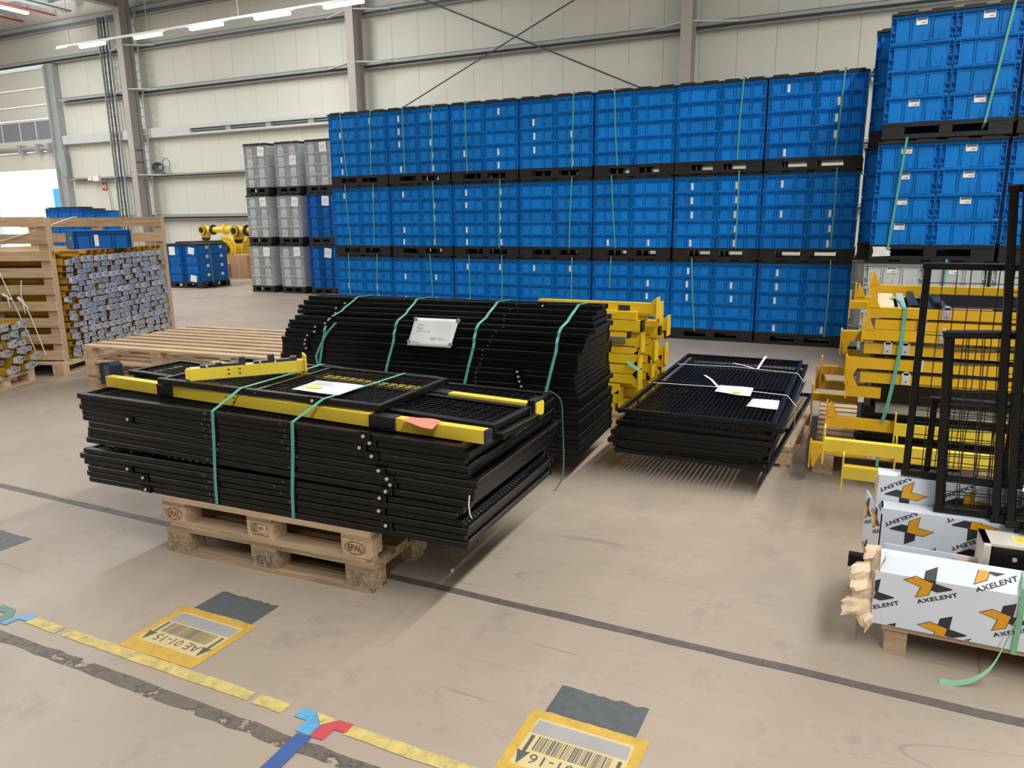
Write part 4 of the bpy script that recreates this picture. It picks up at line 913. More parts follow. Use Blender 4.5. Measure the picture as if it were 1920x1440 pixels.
for x, z in ((-2.682, 0.965), (-2.375, 0.965), (-2.712, 0.822), (-2.408, 0.815)):
    yy = ys + (x + 2.53) * math.tan(Y2)
    obj('magnet', MB().cyl((x, yy - 0.008 + 0.3125 * (z - 0.796), z), (x, yy + 0.3125 * (z - 0.796), z), 0.0135, 16).mesh('magnet', 'magnet'), sg)
for s_, x, z, w, h in (('Datum', -2.655, 0.925, 0.045, 0.010), ('Palette', -2.66, 0.905, 0.045, 0.010), ('Anzahl und Typ', -2.665, 0.885, 0.10, 0.011), ('Halle  25 n.', -2.555, 0.842, 0.10, 0.016), ('Datum', -2.685, 0.816, 0.05, 0.010)):
    obj('lettering', text_mesh(s_, w, h, 'txt', 0.0), sg, (x, ys + (x + 2.53) * math.tan(Y2) - 0.0085 + 0.3125 * (z - 0.796), z), (PI / 2 - 0.30, 0, Y2))

# ================================================================== LOW MESH STACK
PC = panel_parts(2.10, 0.945, cross=(0.44,), px=0.05, py=0.030)
S3 = [(-0.455, 4.345, -0.04), (-0.47, 4.40, 0.0), (-0.50, 4.39, 0.01), (-0.46, 4.375, -0.01), (-0.475, 4.365, 0.0), (-0.435, 4.36, 0.02), (-0.45, 4.39, 0.0), (-0.397, 4.425, 0.016), (-0.442, 4.410, 0.016)]
for k, (x, y, a_) in enumerate(S3):
    fence_panel(PC, (x, y, 0.144 + 0.030 * k + (0.014 if k > 6 else 0)), (0, 0, PI / 2 + a_),
                f'black mesh fence panel, {ORD[9-k]} from the top of the low stack', 'black panels of the low stack')
zt = 0.430
def wstrap(pts, label): return tag(obj('packing_strap', MB().ribbon(pts, 0.013, 0.0012, (0.0, 1, 0)).mesh('packing_strap', 'white_strap')), label, 'strap', 'white straps on the low stack')
wstrap([(-1.40, 5.98, 0.15), (-1.398, 5.985, 0.427), (-0.92, 6.00, zt + 0.004), (-0.462, 5.92, zt + 0.004), (-0.40, 5.76, zt - 0.028), (-0.398, 5.75, 0.15)], 'white strap around the low mesh stack, the farther one')
wstrap([(-1.415, 5.20, 0.15), (-1.412, 5.215, 0.427), (-0.95, 5.22, zt + 0.004), (-0.455, 5.14, zt + 0.004), (-0.388, 5.0, zt - 0.026), (-0.386, 4.99, 0.15)], 'white strap around the low mesh stack, the nearer one')
def tail(pts, lab): tag(obj('strap_tail', MB().ribbon(pts, 0.018, 0.001, (1, 0.3, 0)).mesh('strap_tail', 'white_strap')), lab, 'strap', 'loose white strap ends')
tail([(-0.92, 5.215, zt + 0.006), (-0.99, 5.33, zt + 0.03), (-1.06, 5.44, zt + 0.035)], 'loose white strap end near the paper on the low mesh stack')
tail([(-0.76, 5.97, zt + 0.006), (-0.74, 6.10, zt + 0.05), (-0.73, 6.20, zt + 0.07)], 'loose white strap end standing up on the farther strap')
tail([(-0.79, 5.985, zt + 0.006), (-0.86, 6.03, zt + 0.012), (-0.96, 6.07, zt + 0.02), (-1.05, 6.06, zt + 0.012)], 'curling white strap end on the farther strap')
pl = sheet('paper_sheet', [(-0.915, 5.055), (-0.925, 5.29), (-0.690, 5.275), (-0.675, 5.02)], zt + 0.003, 'paper', 'white paper sheet with yellow dot on the low mesh stack', 'paper', 0.003)
obj('yellow_mark', MB().cyl((-0.775, 5.09, zt + 0.0085), (-0.775, 5.09, zt + 0.0092), 0.028, 14).mesh('yellow_mark', 'hi'), pl)
wp = sheet('paper_sheet', [(-0.665, 4.78), (-0.66, 5.02), (-0.49, 5.02), (-0.475, 4.78)], 0.4205, 'white', 'white sheet lying under the top mesh of the low stack', 'paper', 0.002)

# ================================================================== LEMON YELLOW POST PILE behind the tall stack
def lying_post(xr, y, zb, h, L, m, label, group, rz=0.0, end='plate', seed=0, extra=0.0):
    """post whose RIGHT end is at xr; end: plate / cap / open"""
    t = empty('fence_post', (xr, y, zb), rz, label, 'post', group)
    obj('post_tube', MB().box(-L, 0, 0, 0.06, 0, h).mesh('post_tube', m), t)
    if end == 'plate':
        r = random.Random(seed); e = 0.045
        obj('foot_plate', MB().prism([(-0.02, -e), (0.08, -e), (0.085, h * .5), (0.075, h + e), (-0.015, h + e), (-0.02, h)], 'x', 0, 0.008).mesh('foot_plate', m), t)
        g = [(-0.05, h), (-0.006, h), (-0.006, h + e * .9)]
        obj('gusset', MB().prism(g, 'y', 0.0, 0.005).mesh('gusset', m), t)
        g = [(-0.05, 0), (-0.006, -e * .9), (-0.006, 0)]
        obj('gusset', MB().prism(g, 'y', 0.0, 0.005).mesh('gusset', m), t)
    elif end == 'cap':
        obj('end_cap', MB().box(0, 0.016, -0.002, 0.062, -0.002, h + 0.002).mesh('end_cap', 'black_pl'), t)
    return t
FL = []  # xr, y, z, h, end, rz
for file_, seq in ((5.36, [(-1.71, .060, 'cap'), (-1.68, .058, 'plate'), (-1.68, .080, 'open'), (-1.535, .070, 'plate'), (-1.54, .064, 'plate'), (-1.535, .070, 'plate'), (-1.53, .050, 'open'), (-1.52, .056, 'plate'), (-1.63, .038, 'cap'), (-1.53, .080, 'cap'), (-1.565, .058, 'open')]),
                   (5.56, [(-1.60, .060, 'cap'), (-1.56, .070, 'plate'), (-1.60, .060, 'cap'), (-1.53, .060, 'cap'), (-1.49, .060, 'plate'), (-1.52, .060, 'cap'), (-1.47, .070, 'plate'), (-1.52, .070, 'open'), (-1.45, .060, 'cap'), (-1.55, .060, 'open'), (-1.44, .070, 'plate')]),
                   (5.76, [(-1.56, .070, 'plate'), (-1.55, .060, 'open'), (-1.50, .070, 'plate'), (-1.47, .060, 'cap'), (-1.46, .060, 'plate'), (-1.44, .070, 'plate'), (-1.50, .070, 'open'), (-1.45, .060, 'cap'), (-1.43, .070, 'plate')])):
    zz = 0.146; gaps = (0.012, 0.005, 0.010, 0.006)
    for n_, (xr, h, e) in enumerate(seq):
        FL.append((xr, file_, zz, h, e, 0.0)); zz += h + gaps[n_ % 4]
FL.append((-1.43, 5.42, 0.905, 0.070, 'plate', 0.0))
FN = {'plate': 'with a foot plate', 'cap': 'with a black end cap', 'open': 'with a plain end'}
order = sorted(range(len(FL)), key=lambda i: -FL[i][2])
for rank, i in enumerate(order):
    xr, y, z, h, e, rz = FL[i]
    side = 'front' if y < 5.5 else 'middle' if y < 5.7 else 'rear'
    sd = lambda j: 0 if FL[j][1] < 5.5 else 1 if FL[j][1] < 5.7 else 2
    nth = sum(1 for j in order[:rank + 1] if sd(j) == sd(i))
    lying_post(xr, y, z, h, 0.95 if z > 0.84 else 1.4, 'sun', f'lemon post {FN[e]}, {ORD[nth]} from top, {side} file behind the tall stack', 'lemon posts of the pile behind the tall stack', rz, e, i)
tag(obj('profile_bar', MB().box(-3.1, -1.635, 5.335, 5.35, 0.685, 0.725).mesh('profile_bar', 'alu')), 'grey aluminium bar between the lemon yellow posts', 'bar')
tag(obj('black_sticker', MB().box(-1.72, -1.63, 5.4165, 5.4195, 0.915, 0.955).mesh('black_sticker', 'ink')), 'black sticker on the top lemon yellow post', 'sticker')
tag(obj('paper_slip', MB().box(-1.83, -1.72, 5.355, 5.415, 0.8955, 0.898).mesh('paper_slip', 'paper')), 'white paper slip on the lemon yellow post pile', 'paper')
tag(obj('strap_tail', MB().ribbon([(-1.62, 5.33, 0.545), (-1.58, 5.32, 0.525), (-1.53, 5.31, 0.50), (-1.515, 5.315, 0.49)], 0.03, 0.001, (0, 0.4, 1)).mesh('strap_tail', 'strap_end')), 'pale green strap end hanging on the lemon yellow posts', 'strap')

# ================================================================== AMBER POST PILE with black panels at the right
GG = 'amber posts of the right pile'
def gp(xl, zb, h, y, L, label, m='yellow', plate=None, cap=None, latches=(), rz=0.0, w=0.05, group=GG, holes=()):
    return post(L, w, h, m, (xl, y, zb), (0, 0, rz), label, group, plate, cap, latches, holes, plate_len=0.19)
gp(-0.015, 1.018, 0.058, 4.80, 1.9, 'amber post with raised gusset, topmost on the front of the right pile', plate='up', latches=(0.395,))
gp(0.025, 0.951, 0.056, 4.80, 1.9, 'amber post with grey end cap, second from top on the front of the right pile', cap='left', latches=(0.24,))
gp(-0.033, 0.888, 0.060, 4.78, 1.9, 'amber post with raised gusset, third from top on the front of the right pile', plate='up', latches=(0.41,))
gp(-0.022, 0.805, 0.060, 4.80, 1.9, 'amber post with two bright latches, fourth from top on the right pile', cap='left', latches=(0.125, 0.215))
gp(-0.105, 0.715, 0.062, 4.79, 1.9, 'amber post with lowered gusset, fifth from top on the right pile', plate='down', latches=(0.375,))
gp(-0.028, 0.632, 0.060, 4.80, 1.9, 'amber post with grey end cap, sixth from top on the right pile', cap='left', latches=(0.24,))
gp(-0.095, 0.540, 0.062, 4.80, 0.185, 'short amber post stub with raised gusset on the right pile', plate='up')
gp(-0.190, 0.338, 0.064, 4.80, 0.37, 'amber post with raised gusset lying beside the pale plate of the right pile', plate='up')
gp(0.185, 0.335, 0.066, 4.76, 1.7, 'yellow post with tall foot plate in the lower right pile', m='lemon', plate='both', holes=(0.17,))
gp(-0.262, 0.190, 0.060, 4.72, 0.45, 'amber post with lowered gusset just above the right wooden pallet', plate='down', latches=(0.335,))
gp(0.20, 0.195, 0.075, 4.70, 1.6, 'lemon post with foot plate beside the amber latch post in the right pile', m='lemon', plate='both')
LQ = 'lemon posts in front of the right pile'
gp(-0.165, 0.372, 0.066, 4.16, 1.7, 'lemon yellow post, upper of two in front of the right pile', m='lemon', plate='both', group=LQ)
gp(-0.062, 0.252, 0.066, 4.10, 1.7, 'lemon yellow post, lower of two in front of the right pile', m='lemon', plate='both', group=LQ)
for k, (x, z1) in enumerate(((0.55, 0.252), (1.4, 0.252))):
    tag(obj('timber_bearer', MB().box(x, x + 0.08, 4.08, 4.36, 0, z1).mesh('timber_bearer', 'wood')), f'timber bearer under the lemon posts, {["left", "right"][k]} one', 'timber')
    tag(obj('timber_bearer', MB().box(x, x + 0.08, 4.17, 4.36, z1, 0.372).mesh('timber_bearer', 'wood')), f'upper timber bearer under the lemon posts, {["left", "right"][k]} one', 'timber')
# rear posts with ends poking out at the left
RP_ = [(-0.02, 1.050, 0.07, 5.82, 'up', 'topmost'), (-0.105, 0.985, 0.06, 5.70, 'up', 'second'), (-0.130, 0.985, 0.05, 5.50, 'both', 'third'), (-0.16, 0.800, 0.062, 5.30, 'down', 'fourth'), (-0.125, 0.66, 0.07, 5.32, 'both', 'fifth'), (-0.27, 0.545, 0.055, 5.40, 'both', 'sixth'), (-0.30, 0.43, 0.06, 5.45, 'up', 'seventh'), (-0.335, 0.275, 0.055, 5.75, 'both', 'lowest')]
for x, z, h, y, pl, nm in RP_:
    gp(x, z, h, y, 1.5 if nm == 'topmost' else 0.30, f'amber post end poking out behind the right pile, {nm}' + (' from top' if nm not in ('topmost', 'lowest') else ''), plate=pl, group='amber posts at the back of the right pile')
# black plates and panels between the posts
PG = panel_parts(1.95, 0.86, cross=(0.05,), px=0.05, py=0.030)
for k, (x, z) in enumerate(((0.0, 0.166), (-0.01, 0.196), (0.01, 0.226), (0.0, 0.256), (-0.015, 0.286), (0.04, 0.316), (0.05, 0.346), (0.045, 0.40), (0.02, 0.43), (0.03, 0.46))):
    fence_panel(PG, (x - 0.02, 4.88, z - 0.02), (0, 0, 0.0), f'black mesh panel lying in the right pile, {ORD[10-k]} from top of the lower ten', 'black panels of the right pile')
tag(obj('grey_channel', MB().box(0.07, 1.9, 4.87, 5.0, 0.470, 0.50).box(0.07, 1.9, 4.865, 4.875, 0.440, 0.505).mesh('grey_channel', 'steel')), 'grey steel channel lying among the black panels of the right pile', 'channel')
tag(obj('black_plate', MB().box(0.06, 1.9, 4.845, 4.86, 0.505, 0.625).box(0.06, 1.9, 4.86, 5.6, 0.505, 0.515).mesh('black_plate', 'black')), 'black sheet steel plate standing under the amber posts of the right pile', 'plate')
for k, z in enumerate((0.63, 0.70, 0.785, 0.87, 0.94, 0.985, 1.018)):
    fence_panel(PG, (0.0 + 0.012 * k, 4.87, z), (0, 0, 0.0), f'black mesh panel between the amber posts, {ORD[k+1]} from below', 'black panels between the amber posts')
tag(obj('pine_plank', MB().box(0.03, 0.12, 4.90, 5.78, 1.049, 1.069).mesh('pine_plank', 'wood')), 'pale pine plank at the left top of the right pile', 'plank')
for k, x in enumerate((0.14, 0.20, 0.29)):
    tag(obj('black_profile', MB().box(x, x + 0.04, 4.88, 5.76, 1.049, 1.074 + 0.015 * (k == 1)).mesh('black_profile', ('steel', 'black', 'black')[k])), f'{("grey", "black", "black")[k]} steel profile lying crosswise on the right pile, {("left", "middle", "right")[k]} one', 'profile')
fence_panel(panel_parts(1.55, 0.80, cross=(0.3,)), (0.36, 4.93, 1.049), (0, 0, 0.0), 'black mesh panel lying on top of the right pile', None)
tag(obj('black_profile', MB().box(0.325, 0.355, 4.95, 5.5, 1.049, 1.10).mesh('black_profile', 'black')), 'black square tube lying at the left end of the topmost mesh panel, right pile', 'profile')
tag(obj('paper_slip', MB().box(0.36, 0.60, 4.815, 4.845, 1.078, 1.081).mesh('paper_slip', 'pink')), 'pink paper slip on the topmost amber post', 'paper')
strap([(0.11, 5.45, 1.085), (0.16, 5.10, 1.083), (0.165, 4.85, 1.082), (0.172, 4.788, 1.080), (0.172, 4.782, 0.98), (0.170, 4.770, 0.90), (0.16, 4.772, 0.75), (0.145, 4.772, 0.62), (0.13, 4.778, 0.50), (0.112, 4.790, 0.40)], 'turquoise strap over the amber posts of the right pile', 0.020, group='straps of the right pile')
strap([(0.108, 4.71, 0.265), (0.106, 4.71, 0.15)], 'turquoise strap end beside the latch of the lowest amber post', 0.016, group='straps of the right pile')

# ================================================================== PRINTED CARTONS
LOGO = [('ink', [(0.37, 0.63), (0.475, 0.79), (0.79, 0.796), (0.60, 0.46), (0.56, 0.48)]), ('ink', [(0.56, 0.48), (0.60, 0.46), (0.94, 0.223), (0.90, 0.20), (0.56, 0.21), (0.43, 0.31)]),
        ('ink', [(-0.115, 0.735), (0.215, 0.76), (0.575, 0.48), (0.345, 0.185), (0.0, 0.185), (0.225, 0.45)]), ('ink_y', [(-0.085, 0.722), (0.21, 0.74), (0.555, 0.48), (0.335, 0.20), (0.03, 0.20), (0.25, 0.45)])]
def put_print(parent, M4, u0, v0, size, ang, bounds, text=True, mirror=False):
    """logo and lettering on a flat face. M4 maps (u, v, height above the face) to the parent's space"""
    ca, sa = math.cos(ang), math.sin(ang)
    for kk, (mk, pts) in enumerate(LOGO):
        P = [(u0 + size * (x * ca - y * sa), v0 + size * (x * sa + y * ca)) for x, y in pts]
        P = clip_poly(P, *bounds)
        if len(P) > 2:
            lift = 0.0006 + 0.0003 * kk
            vs = [M4 @ Vector((x, y, lift)) for x, y in P]
            obj('printed_logo', MB().add(vs, [tuple(range(len(vs)))]).mesh('printed_logo', mk), parent)
    if text:
        me = text_mesh('AXELENT', size, size * 0.115, 'ink', 0.034, wspace=1.10)
        bm = bmesh.new(); bm.from_mesh(me)
        for v in bm.verts:
            x, y = v.co.x, v.co.y
            v.co = (u0 + x * ca - y * sa, v0 + x * sa + y * ca, 0)
        for co, no in (((bounds[0], 0, 0), (-1, 0, 0)), ((bounds[1], 0, 0), (1, 0, 0)), ((0, bounds[2], 0), (0, -1, 0)), ((0, bounds[3], 0), (0, 1, 0))):
            bmesh.ops.bisect_plane(bm, geom=bm.verts[:] + bm.edges[:] + bm.faces[:], plane_co=co, plane_no=no, clear_outer=True)
        if bm.faces:
            for v in bm.verts: v.co = M4 @ Vector((v.co.x, v.co.y, 0.0008))
            bm.to_mesh(me); obj('printed_lettering', me, parent)
        bm.free()
# pallet under the front carton
cp = empty('wooden_pallet', (0.135, 2.875, 0), 0.0, 'raw pine pallet with square feet under the front carton', 'pallet')
for x in (0.012, 0.62, 1.22): obj('foot_block', MB().box(x, x + 0.075, 0.012, 0.22, 0, 0.092).mesh('foot_block', 'wood'), cp)
for k in range(2): obj('deck_board', MB().box(0, 1.32, 0.0 + 0.125 * k, 0.0 + 0.125 * k + 0.10, 0.092, 0.112).mesh('deck_board', 'wood'), cp)
# front carton
CW, CH, CD = 1.25, 0.262, 0.22
c1 = empty('printed_carton', (0.095, 2.865, 0.113), 0.0, 'white printed carton in front, torn open at its left end', 'carton')
m = MB(); t_ = 0.005
VB = CH - 0.055
m.box(0, CW, 0, t_, 0, VB).box(0, CW, t_, CD, 0, t_).box(0.03, CW, CD - t_, CD, 0, CH - 0.03)
obj('carton_wall', m.mesh('carton_wall', 'carton'), c1)
top = MB().prism([(0.0, VB), (0.040, CH), (0.085, CH + 0.002), (0.085, CH - 0.003), (0.042, CH - 0.005), (0.005, VB)], 'x', 0.014, CW)
obj('top_flap', top.mesh('top_flap', 'carton'), c1)
obj('torn_flap', MB().add([(0.0, 0.001, CH - 0.07), (0.03, 0.01, CH - 0.012), (0.03, 0.05, CH + 0.004), (-0.012, 0.10, CH - 0.015), (-0.02, 0.06, CH - 0.06), (-0.006, 0.02, CH - 0.10)], [(0, 1, 2), (0, 2, 3, 4), (0, 4, 5)]).mesh('torn_flap', 'carton_edge'), c1)
MF = Matrix(((1, 0, 0, 0), (0, 0, -1, 0), (0, 1, 0, 0), (0, 0, 0, 1)))        # (u, v, lift) -> (x, -lift, z)
BF = (0.002, CW - 0.002, 0.002, VB)
KB = 0.040 / 0.055
MFT = Matrix(((1, 0, 0, 0), (0, KB, -0.81, -KB * VB), (0, 1, 0.59, 0), (0, 0, 0, 1)))
BFT = (0.018, CW - 0.002, VB, CH - 0.001)
A17 = math.radians(24)
for u, v, tx in ((0.145, 0.108, True), (-0.034, 0.037, True), (0.319, 0.193, True), (0.205, -0.057, True), (0.388, 0.035, True), (0.030, -0.125, False), (0.565, 0.105, True), (0.74, 0.18, True), (0.82, 0.02, True)):
    put_print(c1, MF, u, v, 0.135, A17, BF, tx)
    put_print(c1, MFT, u, v, 0.135, A17, BFT, tx)
# crumpled packing paper spilling out of the left end
def crumple(pts, label, seed, amp=0.030):
    """creased sheet of paper: root edge pts[0]-pts[1], free edge pts[3]-pts[2]"""
    r = random.Random(seed); n = 7; k = 6; vs = []
    P = [Vector(p) for p in pts]
    ridge = [r.uniform(-1, 1) for _ in range(n + 1)]; edge = [r.uniform(-0.16, 0.05) for _ in range(n + 1)]
    for j in range(n + 1):
        v = j / n
        for i in range(k + 1):
            u = i / k; uu = u * (1 + edge[j] * u)
            p = P[0] * (1 - uu) * (1 - v) + P[1] * (1 - uu) * v + P[2] * uu * v + P[3] * uu * (1 - v)
            bulge = amp * math.sin(PI * v) * math.sin(PI * min(1, u * 0.85))
            q_ = amp * 0.55 * ridge[j] * u + r.uniform(-0.004, 0.004)
            vs.append(p + Vector((0.15 * q_, -bulge + q_, 0.4 * bulge + 0.3 * q_)))
    fs = [(j * (k + 1) + i, j * (k + 1) + i + 1, (j + 1) * (k + 1) + i + 1, (j + 1) * (k + 1) + i) for j in range(n) for i in range(k)]
    o = tag(obj('packing_paper', MB().add(vs, fs).mesh('packing_paper', 'kraft')), label, 'paper', 'crumpled packing paper')
    o.modifiers.new('thick', 'SOLIDIFY').thickness = 0.001
    return o
crumple([(0.11, 2.95, 0.335), (0.11, 2.91, 0.245), (0.000, 2.90, 0.220), (0.018, 2.94, 0.315)], 'crumpled kraft paper, upper lobe at the torn end of the front carton', 1)
crumple([(0.11, 2.91, 0.285), (0.11, 2.885, 0.190), (0.020, 2.875, 0.160), (0.010, 2.90, 0.262)], 'crumpled kraft paper, middle lobe at the torn end of the front carton', 2)
crumple([(0.11, 2.90, 0.215), (0.11, 2.875, 0.140), (-0.012, 2.86, 0.118), (-0.004, 2.88, 0.196)], 'crumpled kraft paper, long lobe at the torn end of the front carton', 3, 0.024)
crumple([(0.11, 2.89, 0.175), (0.11, 2.87, 0.125), (0.078, 2.86, 0.062), (0.030, 2.88, 0.130)], 'crumpled kraft paper, lowest lobe at the torn end of the front carton', 4, 0.02)
crumple([(0.11, 2.97, 0.380), (0.11, 2.95, 0.310), (0.050, 2.94, 0.300), (0.055, 2.96, 0.372)], 'crumpled kraft paper, small lobe at the top of the torn carton end', 6, 0.02)
t = tag(obj('black_rail', MB().box(0.0, 0.5, 3.115, 3.145, 0.21, 0.232).box(0.0, 0.5, 3.112, 3.148, 0.24, 0.262).mesh('black_rail', 'black')), 'black steel rail sticking out behind the torn carton end', 'rail')
# rear carton
c2 = empty('printed_carton', (0.105, 3.20, 0.0), 0.0, 'white printed carton behind the front one, its prints upside down', 'carton')
C2W, C2D, C2H = 1.3, 0.095, 0.445
obj('carton_wall', MB().box(0, C2W, 0, 0.006, 0.0, C2H).box(0, C2W, C2D - 0.006, C2D, 0, C2H).box(0, 0.006, 0.006, C2D - 0.006, 0, C2H).mesh('carton_wall', 'carton'), c2)
obj('top_flap', MB().box(0.0, C2W, 0.006, C2D - 0.006, C2H - 0.006, C2H).mesh('top_flap', 'carton'), c2)
BF2 = (0.002, C2W - 0.002, 0.002, C2H - 0.003)
A2 = PI + math.radians(31)
for u, v in ((0.128, 0.452), (0.340, 0.505), (0.368, 0.392), (0.204, 0.312), (0.56, 0.50), (0.62, 0.36), (0.45, 0.22)):
    put_print(c2, MF, u, v, 0.135, A2, BF2, True)
EF = Vector((0.0, 0.0, 0)); ET = Vector((-0.058, 0.27, 0)); ed = (ET - EF); el = ed.length; eu = ed.normalized()
obj('end_flap', MB().prism([(0, 0), (-0.058, 0.27), (-0.054, 0.272), (0.005, 0.0)], 'z', 0.07, 0.42).mesh('end_flap', 'carton'), c2)
ME = Matrix(((-eu.x, 0, -eu.y, ET.x), (-eu.y, 0, -abs(eu.x), ET.y), (0, 1, 0, 0.07), (0, 0, 0, 1)))
for u, v in ((0.02, 0.20), (0.17, 0.22), (0.05, 0.02), (0.20, 0.04)): put_print(c2, ME, u, v, 0.135, math.radians(24), (0.002, el - 0.002, 0.002, 0.348), True)
c3 = empty('printed_carton', (0.083, 3.302, 0.0), 0.0, 'taller printed carton at the back carrying a black mesh panel', 'carton')
C3W, C3D, C3H = 1.3, 0.095, 0.552
obj('carton_wall', MB().box(0, C3W, 0, 0.006, 0, C3H).box(0, C3W, C3D - 0.006, C3D, 0, C3H).box(0, 0.006, 0.006, C3D - 0.006, 0, C3H).box(0, C3W, 0.006, C3D - 0.006, C3H - 0.012, C3H - 0.006).mesh('carton_wall', 'carton'), c3)
for u, v in ((0.122, 0.560), (0.34, 0.56), (0.56, 0.56), (0.25, 0.46)): put_print(c3, MF, u, v, 0.135, A2, (0.002, C3W - 0.002, 0.44, C3H - 0.003), True)
obj('torn_strip', MB().prism([(0.0, 0.40), (0.004, C3H), (-0.012, C3H - 0.01), (-0.006, 0.46)], 'y', -0.004, 0.0).mesh('torn_strip', 'carton_edge'), c3)
# black panels standing on the cartons
def stand_panel(P, x, y, z, label, lean=0.0):
    return fence_panel(P, (x, y, z), (PI / 2, lean, 0), label, 'black panels standing on the cartons')
stand_panel(panel_parts(0.42, 0.865, px=0.044, py=0.050, tw=0.026), 0.166, 3.352, 0.5525, 'narrow black mesh panel standing at the back on the tallest carton')
q1 = panel_parts(0.36, 0.72, px=0.050, py=0.050, tw=0.026)
stand_panel(q1, 0.289, 3.262, 0.446, 'low black mesh panel standing in front on the middle carton', -0.05)
stand_panel(q1, 0.300, 3.296, 0.446, 'low black mesh panel standing second on the middle carton', -0.05)
stand_panel(panel_parts(0.30, 0.33, px=0.1, py=0.09, tw=0.022), 0.245, 3.388, 0.5525, 'small black frame standing behind the narrow panel')
q3 = panel_parts(0.42, 1.255, px=0.050, py=0.050, tw=0.028)
stand_panel(q3, 0.478, 3.232, 0.446, 'tall black mesh panel at the right edge, behind the foremost', -0.064)
stand_panel(q3, 0.522, 3.20, 0.446, 'tall black mesh panel standing foremost at the right edge', -0.070)
stand_panel(panel_parts(0.42, 0.95, px=0.050, py=0.050, tw=0.026), 0.575, 3.165, 0.446, 'medium black mesh panel at the right edge before the tall ones', -0.07)
# black housing with foam corner in front of the rear carton
hsg = empty('black_housing', (0.440, 3.02, 0.333), 0.04, 'black steel housing with cream foam end and label between the cartons', 'housing')
obj('housing_body', MB().prism([(0, 0), (0.13, 0), (0.13, 0.09), (0, 0.09)], 'x', 0.03, 0.6).mesh('housing_body', 'black'), hsg)
obj('foam_end', MB().prism([(-0.014, 0.095)] + [(-0.014 + 0.06 * (1 - math.cos(a)), 0.04 - 0.055 * math.sin(a)) for a in (0, 0.4, 0.8, 1.2, 1.57)] + [(0.136, -0.01), (0.136, 0.10), (-0.006, 0.10)], 'x', 0.0, 0.022).mesh('foam_end', 'foam'), hsg)
obj('foam_end', MB().box(0.0, 0.6, 0.0, 0.136, 0.090, 0.10).mesh('foam_end', 'foam'), hsg)
l_ = obj('label_plate', MB().box(0.10, 0.30, 0.035, 0.095, 0.10, 0.102).mesh('label_plate', 'paper'), hsg)
obj('yellow_mark', MB().box(0.105, 0.135, 0.04, 0.09, 0.102, 0.1025).box(0.22, 0.25, 0.04, 0.09, 0.102, 0.1025).mesh('yellow_mark', 'hi'), l_)
obj('print_lines', MB().box(0.142, 0.15, 0.045, 0.085, 0.102, 0.1025).box(0.26, 0.29, 0.045, 0.085, 0.102, 0.1025).mesh('print_lines', 'ink'), l_)
obj('screw', MB().cyl((0.10, -0.004, 0.05), (0.10, 0.0, 0.05), 0.008, 10).mesh('screw', 'bolt'), hsg)
tag(obj('black_rail', MB().box(0.36, 1.2, 3.05, 3.12, 0.0, 0.332).mesh('black_rail', 'board')), 'brown cardboard divider standing behind the front carton', 'divider')
strap(smooth([(0.548, 2.855, 0.265), (0.528, 2.84, 0.20), (0.505, 2.82, 0.13), (0.475, 2.79, 0.07), (0.43, 2.765, 0.03), (0.375, 2.745, 0.010), (0.322, 2.738, 0.006)]), 'pale green strap tail curling from the front carton to the floor', 0.020, 'strap_end', (0.15, 0.5, 0.85), group='green straps of the cartons')
strap([(0.556, 2.93, 0.384), (0.553, 2.876, 0.378), (0.551, 2.858, 0.35), (0.549, 2.858, 0.20), (0.546, 2.859, 0.10)], 'green strap around the front carton at the right edge', 0.017, 'strap_end', (1, 0, 0), group='green straps of the cartons')
# ================================================================== BIG PILE OF YELLOW BEAMS in the wooden side frame
TH = math.radians(22.03); O_ = Vector((-7.79, 5.05, 0))
NX_, NY_ = (math.cos(TH), math.sin(TH)), (-math.sin(TH), math.cos(TH))
def pw(n, u, z): return (O_.x + n * NX_[0] + u * NY_[0], O_.y + n * NX_[1] + u * NY_[1], z)
BL = 1.9
def profile(h, up):
    w = 0.105; t = 0.004
    b = MB()
    if up: b.box(-BL, 0, -w / 2, w / 2, 0, t).box(-BL, 0, -w / 2, -w / 2 + t, 0, h).box(-BL, 0, w / 2 - t, w / 2, 0, h)
    else: b.box(-BL, 0, -w / 2, w / 2, h - t, h).box(-BL, 0, -w / 2, -w / 2 + t, 0, h).box(-BL, 0, w / 2 - t, w / 2, 0, h)
    return b.mesh('beam_profile', 'ochre')
def bracket(h, big):
    b = MB()
    w = 0.082 if big else 0.112
    z0, z1 = (0.002, h - 0.003)
    c = 0.010
    b.prism([(-w / 2 + c, z0), (w / 2 - c, z0), (w / 2, z0 + c), (w / 2, z1 - c), (w / 2 - c, z1), (-w / 2 + c, z1), (-w / 2, z1 - c), (-w / 2, z0 + c)], 'x', 0.045, 0.050)
    if big:
        b.add([(0.050, -w / 2 + 0.002, z0 + c), (0.050, -w / 2 + 0.002, z1 - c), (0.043, -w / 2 - 0.008, z1 - c), (0.043, -w / 2 - 0.008, z0 + c), (0.020, -w / 2 - 0.016, z1 - c), (0.020, -w / 2 - 0.016, z0 + c)], [(0, 1, 2, 3), (3, 2, 4, 5)])
        b.box(0.0, 0.046, w / 2 - 0.006, w / 2 - 0.002, z0, z1)
    b.box(-0.03, 0.046, -w / 2 + 0.004, w / 2 - 0.006, z0 + 0.001, z0 + 0.005)
    me = b.mesh('end_bracket', 'galv')
    return me
HOLE = MB().cyl((0.0502, 0.016, 0.0), (0.0512, 0.016, 0.0), 0.009, 8).mesh('bracket_hole', 'ink')
PRO_B, PRO_S = profile(0.080, True), profile(0.055, False)
BRK_B, BRK_S = bracket(0.080, True), bracket(0.055, False)
r5 = random.Random(21)
